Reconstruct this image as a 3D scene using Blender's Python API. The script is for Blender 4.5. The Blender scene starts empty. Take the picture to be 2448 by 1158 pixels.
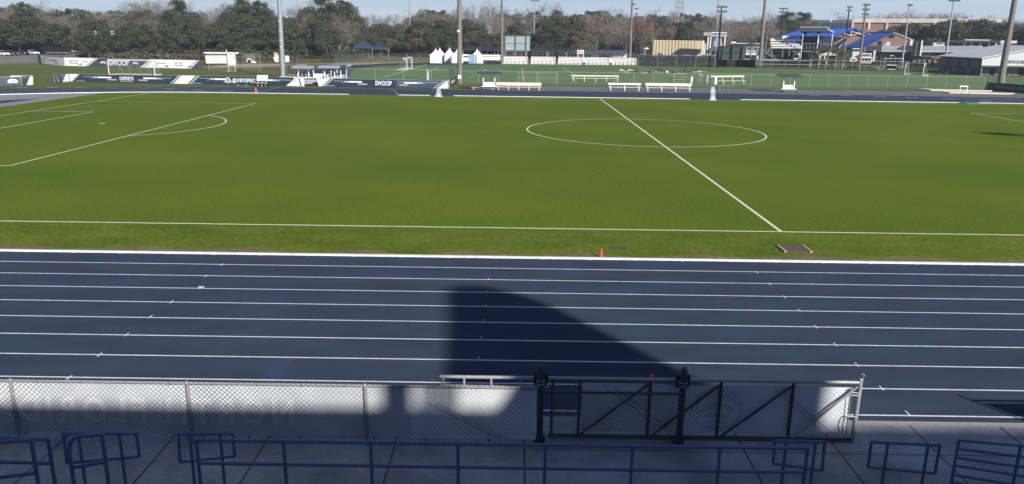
import bpy, math, random
import numpy as np
from mathutils import Vector, Matrix

# ------------------------------------------------------------------ camera, world, sun
S = bpy.context.scene
CP = np.array([-10.1108, -28.4869, 6.9831])
YAW, PITCH, ROLL, FPX = -0.0018158, 0.2581685, 0.0134590, 1854.256
PW, PH = 2448, 1158
_f = np.array([math.sin(YAW)*math.cos(PITCH), math.cos(YAW)*math.cos(PITCH), -math.sin(PITCH)])
_r = np.array([math.cos(YAW), -math.sin(YAW), 0.0]); _u = np.cross(_r, _f)
CR = _r*math.cos(ROLL)+_u*math.sin(ROLL); CU = -_r*math.sin(ROLL)+_u*math.cos(ROLL); CF = _f
cd = bpy.data.cameras.new("camera"); cam = bpy.data.objects.new("camera", cd)
S.collection.objects.link(cam); S.camera = cam
cd.sensor_width = 36; cd.lens = FPX*36/PW; cd.clip_start = .1; cd.clip_end = 4000
cam.matrix_world = Matrix([[CR[0], CU[0], -CF[0], CP[0]], [CR[1], CU[1], -CF[1], CP[1]], [CR[2], CU[2], -CF[2], CP[2]], [0, 0, 0, 1]])
SUN = Vector((.54, -.84, .50)).normalized()      # direction towards the sun
EL = math.asin(SUN.z); AZ = math.atan2(SUN.x, SUN.y)
w = bpy.data.worlds.new("World"); S.world = w; w.use_nodes = True
nt = w.node_tree; nt.nodes.clear()
def wn(t, **k):
    n = nt.nodes.new(t)
    for a, b in k.items(): setattr(n, a, b)
    return n
sky = wn('ShaderNodeTexSky', sky_type='NISHITA', sun_disc=False, sun_elevation=EL, sun_rotation=AZ, altitude=0, air_density=1.0, dust_density=.6, ozone_density=2.2)
bg = wn('ShaderNodeBackground'); out = wn('ShaderNodeOutputWorld')
# thin cloud bands, laid out by direction in the sky
tc = wn('ShaderNodeTexCoord'); mp = wn('ShaderNodeMapping'); mp.inputs['Scale'].default_value = (1.6, 1.6, 34)
nz = wn('ShaderNodeTexNoise'); nz.inputs['Scale'].default_value = 1.7; nz.inputs['Detail'].default_value = 5
cr = wn('ShaderNodeValToRGB'); cr.color_ramp.elements[0].position = .45; cr.color_ramp.elements[1].position = .72
mx = wn('ShaderNodeMix', data_type='RGBA'); mx.inputs[7].default_value = (16.8, 18.4, 20.0, 1)
ml = wn('ShaderNodeMath', operation='MULTIPLY'); ml.inputs[1].default_value = .45
nt.links.new(tc.outputs['Generated'], mp.inputs[0]); nt.links.new(mp.outputs[0], nz.inputs['Vector']); nt.links.new(nz.outputs[0], cr.inputs[0])
nt.links.new(cr.outputs[0], ml.inputs[0]); nt.links.new(ml.outputs[0], mx.inputs[0]); tn = wn('ShaderNodeVectorMath', operation='MULTIPLY'); tn.inputs[1].default_value = (.80, 1.02, 1.75); nt.links.new(sky.outputs[0], tn.inputs[0]); nt.links.new(tn.outputs[0], mx.inputs[6]); 
sx_ = wn('ShaderNodeSeparateXYZ'); mr = wn('ShaderNodeMapRange'); mr.inputs[1].default_value = 0; mr.inputs[2].default_value = .16; mr.inputs[3].default_value = 1; mr.inputs[4].default_value = 0; mr.interpolation_type = 'SMOOTHSTEP'
hz = wn('ShaderNodeMix', data_type='RGBA'); hz.inputs[7].default_value = (12.0, 14.9, 17.8, 1)      # milky band of air low over the horizon
nt.links.new(tc.outputs['Generated'], sx_.inputs[0]); nt.links.new(sx_.outputs[2], mr.inputs[0]); nt.links.new(mr.outputs[0], hz.inputs[0]); nt.links.new(tn.outputs[0], hz.inputs[6]); nt.links.new(hz.outputs[2], mx.inputs[6]); nt.links.new(mx.outputs[2], bg.inputs[0])
bg.inputs[1].default_value = .033
nt.links.new(bg.outputs[0], out.inputs[0])
sd = bpy.data.lights.new("sun", 'SUN'); sd.energy = 4.8; sd.angle = math.radians(.65); sd.color = (1, .95, .87)
so = bpy.data.objects.new("sun", sd); S.collection.objects.link(so)
so.rotation_euler = SUN.to_track_quat('Z', 'Y').to_euler(); so.location = (40, -60, 60)
S.view_settings.view_transform = 'Standard'; S.view_settings.look = 'None'; S.view_settings.exposure = .5; S.view_settings.gamma = 1

# ------------------------------------------------------------------ layout helpers (photo pixel -> world point)
def ray(u, v): return CF+CR*(u-PW/2)/FPX-CU*(v-PH/2)/FPX
def at(u, v, z=0.0):
    d = ray(u, v); return Vector(CP+d*((z-CP[2])/d[2]))
def atY(u, v, Y):
    d = ray(u, v); return Vector(CP+d*((Y-CP[1])/d[1]))
def at_dist(u, D):
    d = ray(u, 200); d = np.array([d[0], d[1]])/math.hypot(d[0], d[1]); return Vector((CP[0]+d[0]*D, CP[1]+d[1]*D, 0))
def hgt(P, v):
    d = np.array([P[0], P[1], 0])-CP; k = (PH/2-v)/FPX
    return (k*(d@CF)-d@CU)/(CU[2]-k*CF[2])
def uof(P):
    d = np.array(P)-CP; return PW/2+FPX*(d@CR)/(d@CF)

# ------------------------------------------------------------------ object helpers
COL = S.collection
def tag(o, label=None, cat=None, group=None, kind=None):
    if label: o['label'] = label
    if cat: o['category'] = cat
    if group: o['group'] = group
    if kind: o['kind'] = kind
    return o
def thing(name, label, cat, loc=(0, 0, 0), rz=0, group=None):
    o = bpy.data.objects.new(name, None); COL.objects.link(o); o.empty_display_size = .3
    o.location = loc; o.rotation_euler = (0, 0, rz)
    return tag(o, label, cat, group)
def copy_tree(o, parent=None):
    c = o.copy(); COL.objects.link(c); c.parent = parent
    for ch in list(o.children): copy_tree(ch, c)
    return c
class MB:
    """collects faces; build() links them as ONE mesh object"""
    def __init__(s): s.v = []; s.f = []; s.m = []; s.sm = []
    def add(s, vs, fs, m=0, smooth=False):
        n = len(s.v); s.v += [tuple(p) for p in vs]
        for f in fs: s.f.append(tuple(i+n for i in f)); s.m.append(m); s.sm.append(smooth)
        return s
    def quad(s, a, b, c, d, m=0): return s.add([a, b, c, d], [(0, 1, 2, 3)], m)
    def box(s, x0, x1, y0, y1, z0, z1, m=0):
        return s.add([(x0, y0, z0), (x1, y0, z0), (x1, y1, z0), (x0, y1, z0), (x0, y0, z1), (x1, y0, z1), (x1, y1, z1), (x0, y1, z1)],
                     [(0, 3, 2, 1), (4, 5, 6, 7), (0, 1, 5, 4), (1, 2, 6, 5), (2, 3, 7, 6), (3, 0, 4, 7)], m)
    def cbox(s, c, sx, sy, sz, m=0): return s.box(c[0]-sx/2, c[0]+sx/2, c[1]-sy/2, c[1]+sy/2, c[2]-sz/2, c[2]+sz/2, m)
    def prism(s, prof, a, b, ax='y', m=0):
        """profile (p,q) extruded along axis from a to b; ax y: (p=x,q=z); ax x: (p=y,q=z); ax z: (p=x,q=y)"""
        n = len(prof)
        def P(p, q, t): return (p, t, q) if ax == 'y' else ((t, p, q) if ax == 'x' else (p, q, t))
        vs = [P(p, q, a) for p, q in prof]+[P(p, q, b) for p, q in prof]
        return s.add(vs, [tuple(range(n)), tuple(range(2*n-1, n-1, -1))]+[(i, i+n, (i+1) % n+n, (i+1) % n) for i in range(n)], m)
    def tube(s, pts, r, n=8, m=0, r2=None, cap=True, smooth=True):
        pts = [Vector(p) for p in pts]; k = len(pts); r2 = r if r2 is None else r2; vs = []; up = None
        for i, p in enumerate(pts):
            if i == 0: t = pts[1]-p
            elif i == k-1: t = p-pts[i-1]
            else: t = (pts[i+1]-p).normalized()+(p-pts[i-1]).normalized()
            t.normalize()
            if up is None:
                up = Vector((0, 0, 1)) if abs(t.z) < .9 else Vector((0, 1, 0))
            a = t.cross(up); a.normalize(); b = a.cross(t); up = b
            R = r+(r2-r)*i/(k-1)
            if 0 < i < k-1:
                c = (pts[i+1]-p).normalized().dot((p-pts[i-1]).normalized()); 
            for j in range(n):
                q = 2*math.pi*(j+.5)/n; vs.append(p+(a*math.cos(q)+b*math.sin(q))*R)
        fs = [(i*n+j, i*n+(j+1) % n, (i+1)*n+(j+1) % n, (i+1)*n+j) for i in range(k-1) for j in range(n)]
        s.add(vs, fs, m, smooth)
        if cap: s.add(vs[:n], [tuple(range(n-1, -1, -1))], m); s.add(vs[-n:], [tuple(range(n))], m)
        return s
    def lathe(s, prof, c=(0, 0, 0), n=12, m=0):
        vs = [(c[0]+r*math.cos(2*math.pi*j/n), c[1]+r*math.sin(2*math.pi*j/n), c[2]+z) for r, z in prof for j in range(n)]
        fs = [(i*n+j, i*n+(j+1) % n, (i+1)*n+(j+1) % n, (i+1)*n+j) for i in range(len(prof)-1) for j in range(n)]
        return s.add(vs, fs, m, True)
    def build(s, name, mats, parent=None, **k):
        me = bpy.data.meshes.new(name); me.from_pydata(s.v, [], s.f)
        if not isinstance(mats, (list, tuple)): mats = [mats]
        for q in mats: me.materials.append(q)
        if s.f:
            me.polygons.foreach_set('material_index', s.m); me.polygons.foreach_set('use_smooth', s.sm)
        me.update(); o = bpy.data.objects.new(name, me); COL.objects.link(o); o.parent = parent
        return tag(o, **k) if k else o
def text(body, name, mat, size, M, parent=None, sx=1.0, depth=.004, bold=.02, align='CENTER', spacing=1.0):
    """lettering as a mesh; M = placement matrix (text lies in local XY plane)"""
    c = bpy.data.curves.new(name, 'FONT'); c.body = body; c.size = size; c.align_x = align; c.align_y = 'CENTER'
    c.extrude = depth; c.offset = bold*size; c.space_character = spacing; c.resolution_u = 2
    t = bpy.data.objects.new(name, c); COL.objects.link(t); bpy.context.view_layer.update()
    me = bpy.data.meshes.new_from_object(t.evaluated_get(bpy.context.evaluated_depsgraph_get()))
    bpy.data.objects.remove(t); bpy.data.curves.remove(c)
    me.transform(M @ Matrix.Diagonal((sx, 1, 1, 1))); me.materials.clear(); me.materials.append(mat); me.name = name
    o = bpy.data.objects.new(name, me); COL.objects.link(o); o.parent = parent
    return o
UPX = Matrix(((1, 0, 0, 0), (0, 0, -1, 0), (0, 1, 0, 0), (0, 0, 0, 1)))      # text plane standing, facing -Y
def TM(x, y, z): return Matrix.Translation((x, y, z)) @ UPX
TMIR = Matrix.Diagonal((-1, 1, 1, 1))

# ------------------------------------------------------------------ materials
def mat(name, col, rough=.7, metal=0, var=0, scale=3, var2=0, scale2=.3, col2=None, stretch=(1, 1, 1), bump=0, spec=.4, bscale=40, trans=0):
    m = bpy.data.materials.new(name); m.use_nodes = True; t = m.node_tree; b = t.nodes['Principled BSDF']
    b.inputs['Roughness'].default_value = rough; b.inputs['Metallic'].default_value = metal
    b.inputs['Specular IOR Level'].default_value = spec
    col = tuple(col)+(1,) if len(col) == 3 else col
    b.inputs['Base Color'].default_value = col
    if trans: b.inputs['Alpha'].default_value = 1-trans
    def N(ty): return t.nodes.new(ty)
    if var or var2 or col2 or bump:
        tc = N('ShaderNodeTexCoord'); mp = N('ShaderNodeMapping'); mp.inputs['Scale'].default_value = stretch
        geo = N('ShaderNodeNewGeometry'); t.links.new(geo.outputs['Position'], mp.inputs[0])
        last = None
        def noise(sc, det=5):
            n = N('ShaderNodeTexNoise'); n.inputs['Scale'].default_value = sc; n.inputs['Detail'].default_value = det; n.inputs['Roughness'].default_value = .62
            t.links.new(mp.outputs[0], n.inputs['Vector']); return n
        base = None
        if col2:
            n = noise(scale2, 3); r = N('ShaderNodeMapRange'); r.inputs[1].default_value = .35; r.inputs[2].default_value = .65
            t.links.new(n.outputs[0], r.inputs[0]); x = N('ShaderNodeMix'); x.data_type = 'RGBA'
            x.inputs[6].default_value = col; x.inputs[7].default_value = tuple(col2)+(1,); t.links.new(r.outputs[0], x.inputs[0]); base = x.outputs[2]
        for v, sc, det in ((var, scale, 6), (var2, scale2, 3)):
            if v:
                n = noise(sc, det); r = N('ShaderNodeMapRange'); r.inputs[1].default_value = .3; r.inputs[2].default_value = .7
                r.inputs[3].default_value = 1-v; r.inputs[4].default_value = 1+v; r.clamp = True
                t.links.new(n.outputs[0], r.inputs[0]); x = N('ShaderNodeVectorMath'); x.operation = 'SCALE'
                if base: t.links.new(base, x.inputs[0])
                else: x.inputs[0].default_value = col[:3]
                t.links.new(r.outputs[0], x.inputs['Scale']); base = x.outputs[0]
        if base: t.links.new(base, b.inputs['Base Color'])
        if bump:
            n = noise(bscale, 4); bm = N('ShaderNodeBump'); bm.inputs['Strength'].default_value = bump; bm.inputs['Distance'].default_value = .05
            t.links.new(n.outputs[0], bm.inputs['Height']); t.links.new(bm.outputs[0], b.inputs['Normal'])
    return m
M = {}
M['white'] = mat('white_paint', (.74, .74, .72), .45, var=.08, scale=2)
M['offwhite'] = mat('cream_metal', (.70, .67, .56), .5, var=.10, scale=3)
M['cream'] = mat('cream_vinyl', (.66, .60, .46), .6, var=.08)
M['fieldline'] = mat('field_line', (.62, .68, .50), .9, var=.18, scale=9)
M['trackline'] = mat('track_line', (.66, .67, .68), .7, var=.20, scale=6)
M['track'] = mat('track_rubber', (.041, .058, .090), .85, var=.16, scale=14, var2=.13, scale2=.4, stretch=(1, 2.5, 1), bump=.12, bscale=120, spec=.04)
M['trackblue'] = mat('track_exchange_blue', (.034, .046, .102), .7)
M['greenmark'] = mat('green_mark', (.05, .20, .17), .7)
M['pitch'] = mat('pitch_grass', (.088, .138, .011), .9, var=.38, scale=8, var2=.05, scale2=.09, col2=(.112, .150, .012), stretch=(.8, 1.2, 1), bump=.3, bscale=30, spec=.08)
M['verge'] = mat('verge_grass', (.088, .137, .012), .92, var=.45, scale=7, var2=.12, scale2=.5, col2=(.120, .148, .020), stretch=(.7, 1.4, 1), bump=.3, bscale=30, spec=.06)
M['drygrass'] = mat('dry_verge', (.150, .140, .055), .95, var=.30, scale=9, var2=.2, scale2=.8, spec=.05)
M['rough'] = mat('rough_ground', (.145, .120, .055), .95, var=.3, scale=1.5, col2=(.10, .105, .035), scale2=.035, spec=.05)
M['lawn'] = mat('side_lawn', (.088, .125, .030), .95, var=.25, scale=2.5, col2=(.125, .130, .042), scale2=.045, stretch=(.5, 1.5, 1), spec=.05)
M['turf'] = mat('synthetic_turf', (.100, .165, .062), .85, var=.12, scale=6, var2=.12, scale2=.10, stretch=(.3, 1.6, 1), spec=.1)
M['turfline'] = mat('turf_line', (.40, .46, .36), .8, var=.15, scale=3)
M['turfyellow'] = mat('turf_line_yellow', (.15, .22, .06), .8)
M['asphalt'] = mat('asphalt', (.17, .165, .16), .85, var=.15, scale=2, var2=.12, scale2=.15)
M['apron'] = mat('apron_rubber', (.23, .23, .235), .8, var=.12, scale=12, var2=.10, scale2=.2)
M['runway'] = mat('runway_grey', (.155, .155, .16), .8, var=.12, scale=6, var2=.14, scale2=.25)
M['concrete'] = mat('sidewalk_concrete', (.27, .285, .30), .9, var=.16, scale=14, var2=.32, scale2=.9, bump=.15, spec=.25)
M['kerb'] = mat('kerb_concrete', (.34, .31, .29), .9, var=.14, scale=8)
M['joint'] = mat('joint_dark', (.03, .03, .03), .9)
M['sand'] = mat('pale_path', (.30, .245, .18), .95, var=.2, scale=.8)
M['galv'] = mat('galvanized_steel', (.34, .35, .35), .5, metal=.35, var=.25, scale=25)
M['wire'] = mat('fence_wire', (.15, .16, .165), .6, metal=.2)
M['blackpipe'] = mat('dark_green_pipe', (.045, .060, .066), .5, var=.2, scale=20)
M['bluerail'] = mat('blue_rail_paint', (.080, .138, .255), .42, var=.15, scale=15, spec=.5)
M['vinyl'] = mat('banner_vinyl', (.76, .79, .83), .65, var=.10, scale=1.6, spec=.2)
M['vinyldark'] = mat('banner_vinyl_print_through', (.59, .62, .67), .65, var=.10, scale=1.6, spec=.2)
M['navyback'] = mat('banner_print_line', (.45, .47, .51), .65)
M['navy'] = mat('banner_navy', (.018, .034, .058), .55, var=.2, scale=1.0)
M['navylight'] = mat('banner_slate', (.045, .065, .095), .55, var=.15, scale=1)
M['bwhite'] = mat('banner_white', (.68, .69, .68), .6, var=.08, scale=1.5)
M['cyan'] = mat('banner_cyan', (.13, .34, .42), .5)
M['bgrey'] = mat('banner_grey', (.30, .32, .35), .6)
M['letter'] = mat('banner_letter', (.62, .64, .65), .6)
M['greyletter'] = mat('banner_grey_letter', (.20, .22, .23), .6)
M['orange'] = mat('cone_orange', (.75, .085, .015), .5)
M['reflect'] = mat('cone_collar', (.65, .65, .65), .4)
M['lid'] = mat('rusty_lid', (.105, .070, .060), .8, var=.3, scale=6)
M['wood'] = mat('pale_frame', (.36, .33, .24), .8)
M['paint_grey'] = mat('grey_steel_paint', (.27, .30, .32), .5, metal=.2, var=.12, scale=2)
M['polecon'] = mat('weathered_concrete_pole', (.175, .160, .145), .85, var=.25, scale=1.5, stretch=(3, 3, .4))
M['black'] = mat('black_mesh', (.012, .013, .016), .9, spec=.08)
M['darkglass'] = mat('dark_glass', (.015, .02, .028), .12, spec=.6)
M['shade'] = mat('shelter_roof', (.045, .060, .062), .4)
M['seat'] = mat('stand_aluminium', (.42, .43, .44), .4, metal=.5, var=.1)
M['alu'] = mat('bleacher_aluminium', (.80, .79, .77), .55, metal=0, var=.1, scale=3)
M['stand'] = mat('stand_concrete', (.28, .28, .28), .85, var=.15, scale=2)

# ------------------------------------------------------------------ setting: ground, field, track
def sheet(name, pts, z, m, kind='structure', **k):
    b = MB(); b.add([(p[0], p[1], z) for p in pts], [tuple(range(len(pts)))]); return b.build(name, m, kind=kind, **k)
sheet('ground', [(-700, -120), (800, -120), (800, 900), (-700, 900)], -.03, M['rough'])
CYB, RB = 31.465, 35.53
XL, XR = -46.0, 46.0
def stadium(r, xl=XL, xr=XR, n=48):
    a = [(xr+r*math.cos(t), CYB+r*math.sin(t)) for t in np.linspace(-math.pi/2, math.pi/2, n)]
    b = [(xl+r*math.cos(t), CYB+r*math.sin(t)) for t in np.linspace(math.pi/2, 3*math.pi/2, n)]
    return a+b
# side lawn beyond the far left of the track
LW = [(-150, 20), (-46, 20), (-36, 83)]+[tuple(at(u, v)[:2]) for u, v in [(700, 178), (620, 166), (480, 166), (250, 158), (100, 153), (0, 155)]]+[(-190, 140), (-190, 20)]
sheet('lawn', LW, -.016, M['lawn'])
b = MB(); o_ = stadium(RB+11.0); b.add([(x, y, -.008) for x, y in o_], [tuple(range(len(o_)))]); b.build('running_track', M['track'], kind='structure')
b = MB(); i_ = stadium(RB-.02); b.add([(x, y, -.003) for x, y in i_], [tuple(range(len(i_)))]); b.build('infield_apron', M['apron'], kind='structure')
# the pitch itself, subdivided only by its outline; verge strips of dry grass along the kerbs
sheet('soccer_pitch', [(-58.6, 40), (-58.6, 64.6), (-57.2, 65.3), (-54.5, 66.2), (-50, 66.92), (60, 66.92), (60, -3.98), (-48, -3.98), (-55, -2.8), (-58.6, -1.2)], .002, M['pitch'])
sheet('touchline_verge', [(-46, -3.985), (46, -3.985), (46, -.35), (-46, -.35)], .0042, M['verge'])
# ragged dry verge
random.seed(4)
rw = random.Random(9)
b = MB(); n = 420; xs = np.linspace(-46, 46, n); yv = [-3.98+.30+.22*math.sin(i*.37)+.18*random.random()+.25*max(0, math.sin(i*.061+1)) for i in range(n)]
for i in range(n-1): b.quad((xs[i], -3.99, .006), (xs[i+1], -3.99, .006), (xs[i+1], yv[i+1], .006), (xs[i], yv[i], .006))
b.build('dry_verge', M['drygrass'], kind='structure')
WF, L2 = 65.125, 53.5; YM = WF/2
b = MB()
def hl(x0, x1, y, wd=.12, z=.010): b.quad((x0, y-wd/2, z), (x1, y-wd/2, z), (x1, y+wd/2, z), (x0, y+wd/2, z))
def vl(x, y0, y1, wd=.12, z=.014): b.quad((x-wd/2, y0, z), (x+wd/2, y0, z), (x+wd/2, y1, z), (x-wd/2, y1, z))
def arc(cx, cy, r, a0, a1, wd=.12, n=96, z=.012):
    for i in range(n):
        p, q = a0+(a1-a0)*i/n, a0+(a1-a0)*(i+1)/n
        b.quad(*[(cx+R*math.cos(t), cy+R*math.sin(t), z) for R, t in ((r-wd/2, p), (r+wd/2, p), (r+wd/2, q), (r-wd/2, q))])
ys_ = [.006*rw.uniform(-1, 1) for _ in range(215)]
for i in range(214):
    x = -L2+i*.5; a, c = ys_[i], ys_[i+1]; e, f = rw.uniform(-.006, .006), rw.uniform(-.006, .006); b.quad((x, a-.055+e, .010), (x+.5, c-.055+e, .010), (x+.5, c+.055+f, .010), (x, a+.055+f, .010))
hl(-L2, L2, WF); vl(0, 0, WF, .14); arc(0, YM, 9.15, 0, 2*math.pi); arc(0, YM, .12, 0, 2*math.pi, .2, 12)
for sg in (-1, 1):
    X = sg*L2; vl(X, 0, WF)
    for dx, hy in ((16.5, 20.15), (5.5, 9.16)):
        x1 = X-sg*dx; hl(min(X, x1), max(X, x1), YM-hy); hl(min(X, x1), max(X, x1), YM+hy); vl(x1, YM-hy, YM+hy)
    cx = X-sg*11; th = math.acos(5.5/9.15); c0 = 0 if sg < 0 else math.pi
    arc(cx, YM, 9.15, c0-th, c0+th); arc(cx, YM, .12, 0, 2*math.pi, .2, 12)
b.build('pitch_markings', M['fieldline'], kind='structure')
# raised white inner kerb of the track, with the gaps it has on the far side
b = MB(); k0 = -4.07
b.box(-46, 46, k0-.05, k0+.05, -.01, .05)
for x0, x1 in ((-46, -30.3), (-24.3, -19.0), (-17.6, 11.0), (17.2, 46)): b.box(x0, x1, 66.96, 67.08, -.01, .06)
for a0, a1 in ((math.pi/2, 3*math.pi/2), (-math.pi/2, math.pi/2)):
    cx = XL if a0 > 0 else XR
    for i in range(60):
        p, q = a0+(a1-a0)*i/60, a0+(a1-a0)*(i+1)/60
        vs = [(cx+R*math.cos(t), CYB+R*math.sin(t), z) for z in (-.01, .07) for R, t in ((RB-.05, p), (RB+.05, p), (RB+.05, q), (RB-.05, q))]
        b.add(vs, [(0, 1, 2, 3), (4, 5, 6, 7), (0, 3, 7, 4), (1, 2, 6, 5)])
for i in range(-30, 31, 1): b.box(i*1.53-.06, i*1.53+.06, k0-.085, k0-.05, -.006, .018)
b.build('track_kerb', M['trackline'], kind='structure')
b = MB(); LN = 1.19
for i in range(1, 10):
    y = k0-i*LN; hl(-46, 46, y, .05, -.003)
    hl(-46, 46, 67.0+i*LN, .014, -.003)
    for xc, a0 in ((XL, math.pi/2), (XR, -math.pi/2)): arc(xc, CYB, RB+i*LN, a0, a0+math.pi, .05, 60, -.003)
marks = [[(530, 633), (492, 660), (480, 688), (410, 722), (360, 757), (303, 800), (238, 848), (165, 903)], [(1171, 642), (1168, 667), (1165, 697), (1161, 730), (1156, 766), (1151, 807), (1145, 855)],
         [(1810, 651), (1840, 679), (1875, 710), (1910, 742), (1950, 781), (1997, 824), (2048, 872), (2107, 928), (2170, 988)]]
for li, row in enumerate(marks):
    for u, v in row:
        p = at(u, v); k = .10 if li != 1 else .035
        b.box(p.x-.015, p.x+.015, p.y-k, p.y+k, -.004, .002)
for u, v in [(480, 687)]:
    p = at(u, v); b.box(p.x-.08, p.x+.08, p.y-.03, p.y+.08, -.004, .0025)
for u, v, wd in [(52, 209, .9), (125, 209, .9), (195, 210, .9), (267, 211, .9), (405, 213, .9), (475, 216, .9), (543, 218, .9), (2148, 227, 1.0), (2023, 229, 1), (2105, 232, 1), (2180, 234, 1), (2268, 237, 1.0), (2357, 241, 1.0), (1947, 228, 1.)]:
    p = at(u, v); b.box(p.x-wd*.75, p.x+wd*.75, p.y-.05, p.y+.05, -.004, .0025)
b.build('lane_lines', M['trackline'], kind='structure')
b = MB()
def seg(p, q, wd, z=-.0005):
    p = Vector((p[0], p[1], z)); q = Vector((q[0], q[1], z)); d = (q-p).normalized(); n = Vector((-d.y, d.x, 0))*wd/2; b.quad(p-n, q-n, q+n, p+n)
for pa in ([(308, 206), (348, 212), (405, 202)], [(348, 212), (312, 215)], [(572, 206), (617, 216), (618, 219)], [(626, 219), (672, 208)], [(930, 213), (944, 218), (950, 224), (945, 228)]):
    for i in range(len(pa)-1): seg(at(*pa[i]), at(*pa[i+1]), .09)
b.build('curved_start_lines', M['cyan'] if 0 else mat('pale_blue_line', (.30, .38, .42), .7), kind='structure')
b = MB(); p = at(690, 853); q = at(655, 903); y0, y1 = k0-7*LN-.03, k0-8*LN+.03
xa, xb = at(625, 903).x, at(672, 903).x; b.quad((xa, y1, -.002), (xb, y1, -.002), (xb, y0, -.002), (xa, y0, -.002)); b.build('exchange_zone_mark', M['trackblue'], kind='structure')
b = MB(); p = at(2297, 244); b.box(p.x-1.1, p.x+1.1, 65.3, 67.6, .003, .066); b.build('green_cover_mat', M['greenmark'], kind='structure')
b = MB(); q = [at(*t) for t in [(0, 241), (60, 238), (98, 236.5), (70, 239.5), (0, 248)]]; b.add([(p.x, p.y, .002) for p in q], [(0, 1, 2, 3, 4)]); b.build('apron_mark', M['navy'], kind='structure')
# near sidewalk: concrete edging, slabs and joints
b = MB(); b.box(-60, 60, -15.19, -15.02, -.3, .0, 1); b.box(-60, 60, -24, -15.20, -.3, .004, 0)
b.box(-60, 60, -15.2, -15.185, -.3, -.004, 2)
for x in [-30.4, -28.0, -25.9, -23.8, -21.8, -19.9, -18.0, -16.13, -14.44, -12.15, -9.87, -6.0, -4.33, -2.6, -.9, .8, 2.5, 4.2, 6, 8, 10]:
    b.quad((x-.012, -24, .008), (x+.012, -24, .008), (x+.012, -15.2, .008), (x-.012, -15.2, .008), 2)
for x0, x1, y in ((-9.87, 60, -16.27), (-60, 60, -18.3)): b.quad((x0, y-.008, .0085), (x1, y-.008, .0085), (x1, y+.008, .0085), (x0, y+.008, .0085), 2)
b.build('sidewalk', [M['concrete'], M['kerb'], M['joint']], kind='structure')
# far grey runway beside the back straight, synthetic turf pitch, paths
sheet('runway', [(-16.5, 78.4), (-14, 83.5), (-12.5, 88.9), (75, 88.9), (75, 78.4)], -.006, M['runway'])
b = MB()
for y in (80.6, 82.4, 84.9): b.quad((-7, y, -.002), (72, y, -.002), (72, y+.18, -.002), (-7, y+.18, -.002))
b.build('runway_lines', M['track'], kind='structure')
TP = [at(u, v) for u, v in [(815, 203), (850, 166), (905, 157.5), (1200, 154), (1530, 157), (1800, 163.5), (2190, 173), (2448, 184.5)]]
sheet('turf_pitch', [(p.x, p.y) for p in TP]+[(112, 140), (112, 91), (-35, 91)], -.010, M['turf'])
b = MB()
for a, c, wd in [((918, 184.5), (1020, 155), .35), ((1028, 170), (1047, 162), .3), ((1162, 166), (1143, 180), .3), ((1500, 188), (1143, 180), 0), ((1521, 161), (1660, 190), .3), ((2050, 175), (2190, 182), .3), ((1345, 163), (1380, 182), .2), ((1248, 162), (1252, 195), .2),
                 ((1920, 169), (2010, 179), .25), ((2010, 179), (2300, 196), .2), ((1560, 160), (1190, 158), 0), ((1182, 165), (1197, 168), .2), ((1165, 166), (1182, 165), .2), ((1197, 168), (1190, 170), .2)]:
    if wd: seg(at(*a), at(*c), wd, -.005)
b.build('turf_markings', M['turfline'], kind='structure')
b = MB()
for a, c, wd in [((1120, 190), (1156, 160), .3), ((1000, 188), (1090, 158), .2), ((1500, 166), (1660, 186), .25), ((1850, 174), (2448, 188), .3)]: seg(at(*a), at(*c), wd, -.0065)
b.build('turf_yellow_lines', M['turfyellow'], kind='structure')
P_ = lambda *l: [tuple(at(u, v)[:2]) for u, v in l]
sheet('asphalt_path', P_((690, 200), (700, 172), (800, 162), (910, 152), (1040, 149), (1220, 150), (1200, 156), (1000, 157), (905, 160), (840, 168), (822, 205)), -.013, M['track'])
sheet('sand_path', P_((480, 162), (560, 153), (800, 152), (900, 149), (1040, 148.6), (1040, 151), (900, 154), (700, 158), (560, 162)), -.020, M['sand'])
sheet('car_park', [tuple(at(u, v)[:2]) for u, v in [(0, 152), (95, 150), (215, 137), (215, 128), (100, 126), (0, 122)]]+[(-330, 300), (-330, 160)], -.022, M['asphalt'])
b = MB()
for v0 in (139, 145.5): seg(at(0, v0+3), at(92, v0), .9, -.018)
b.build('car_park_kerb', M['sand'], kind='structure')
# ------------------------------------------------------------------ near chain-link fence with the banner behind it
FY = -16.25
def chainlink(b, x0, x1, z0, z1, y, dx=.088, r=.0026, slope=1.0, m=0):
    """crossing diagonal wires of a chain-link panel, knuckled above the top rail"""
    h = z1-z0; run = h/slope; x = x0-run
    def bar(a, c, yy):
        a = Vector((a[0], yy, a[1])); c = Vector((c[0], yy, c[1])); d = (c-a).normalized(); n = Vector((-d.z, 0, d.x))*r
        b.add([a-n, c-n, c+n, a+n, a-n+Vector((0, r*1.6, 0)), c-n+Vector((0, r*1.6, 0)), c+n+Vector((0, r*1.6, 0)), a+n+Vector((0, r*1.6, 0))], [(0, 1, 2, 3), (7, 6, 5, 4), (0, 4, 5, 1), (3, 2, 6, 7)], m)
    while x < x1:
        for s in (1, -1):
            xa, za, xb, zb = (x, z0, x+run, z1) if s > 0 else (x+run, z0, x, z1)
            # clip to x0..x1
            for _ in range(2):
                if xa < x0: za += (x0-xa)/(xb-xa)*(zb-za); xa = x0
                if xa > x1: za += (x1-xa)/(xb-xa)*(zb-za); xa = x1
                xa, za, xb, zb = xb, zb, xa, za
            if abs(za-zb) > .01: bar((xa, za), (xb, zb), y+(.0 if s > 0 else .0045))
        x += dx
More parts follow.
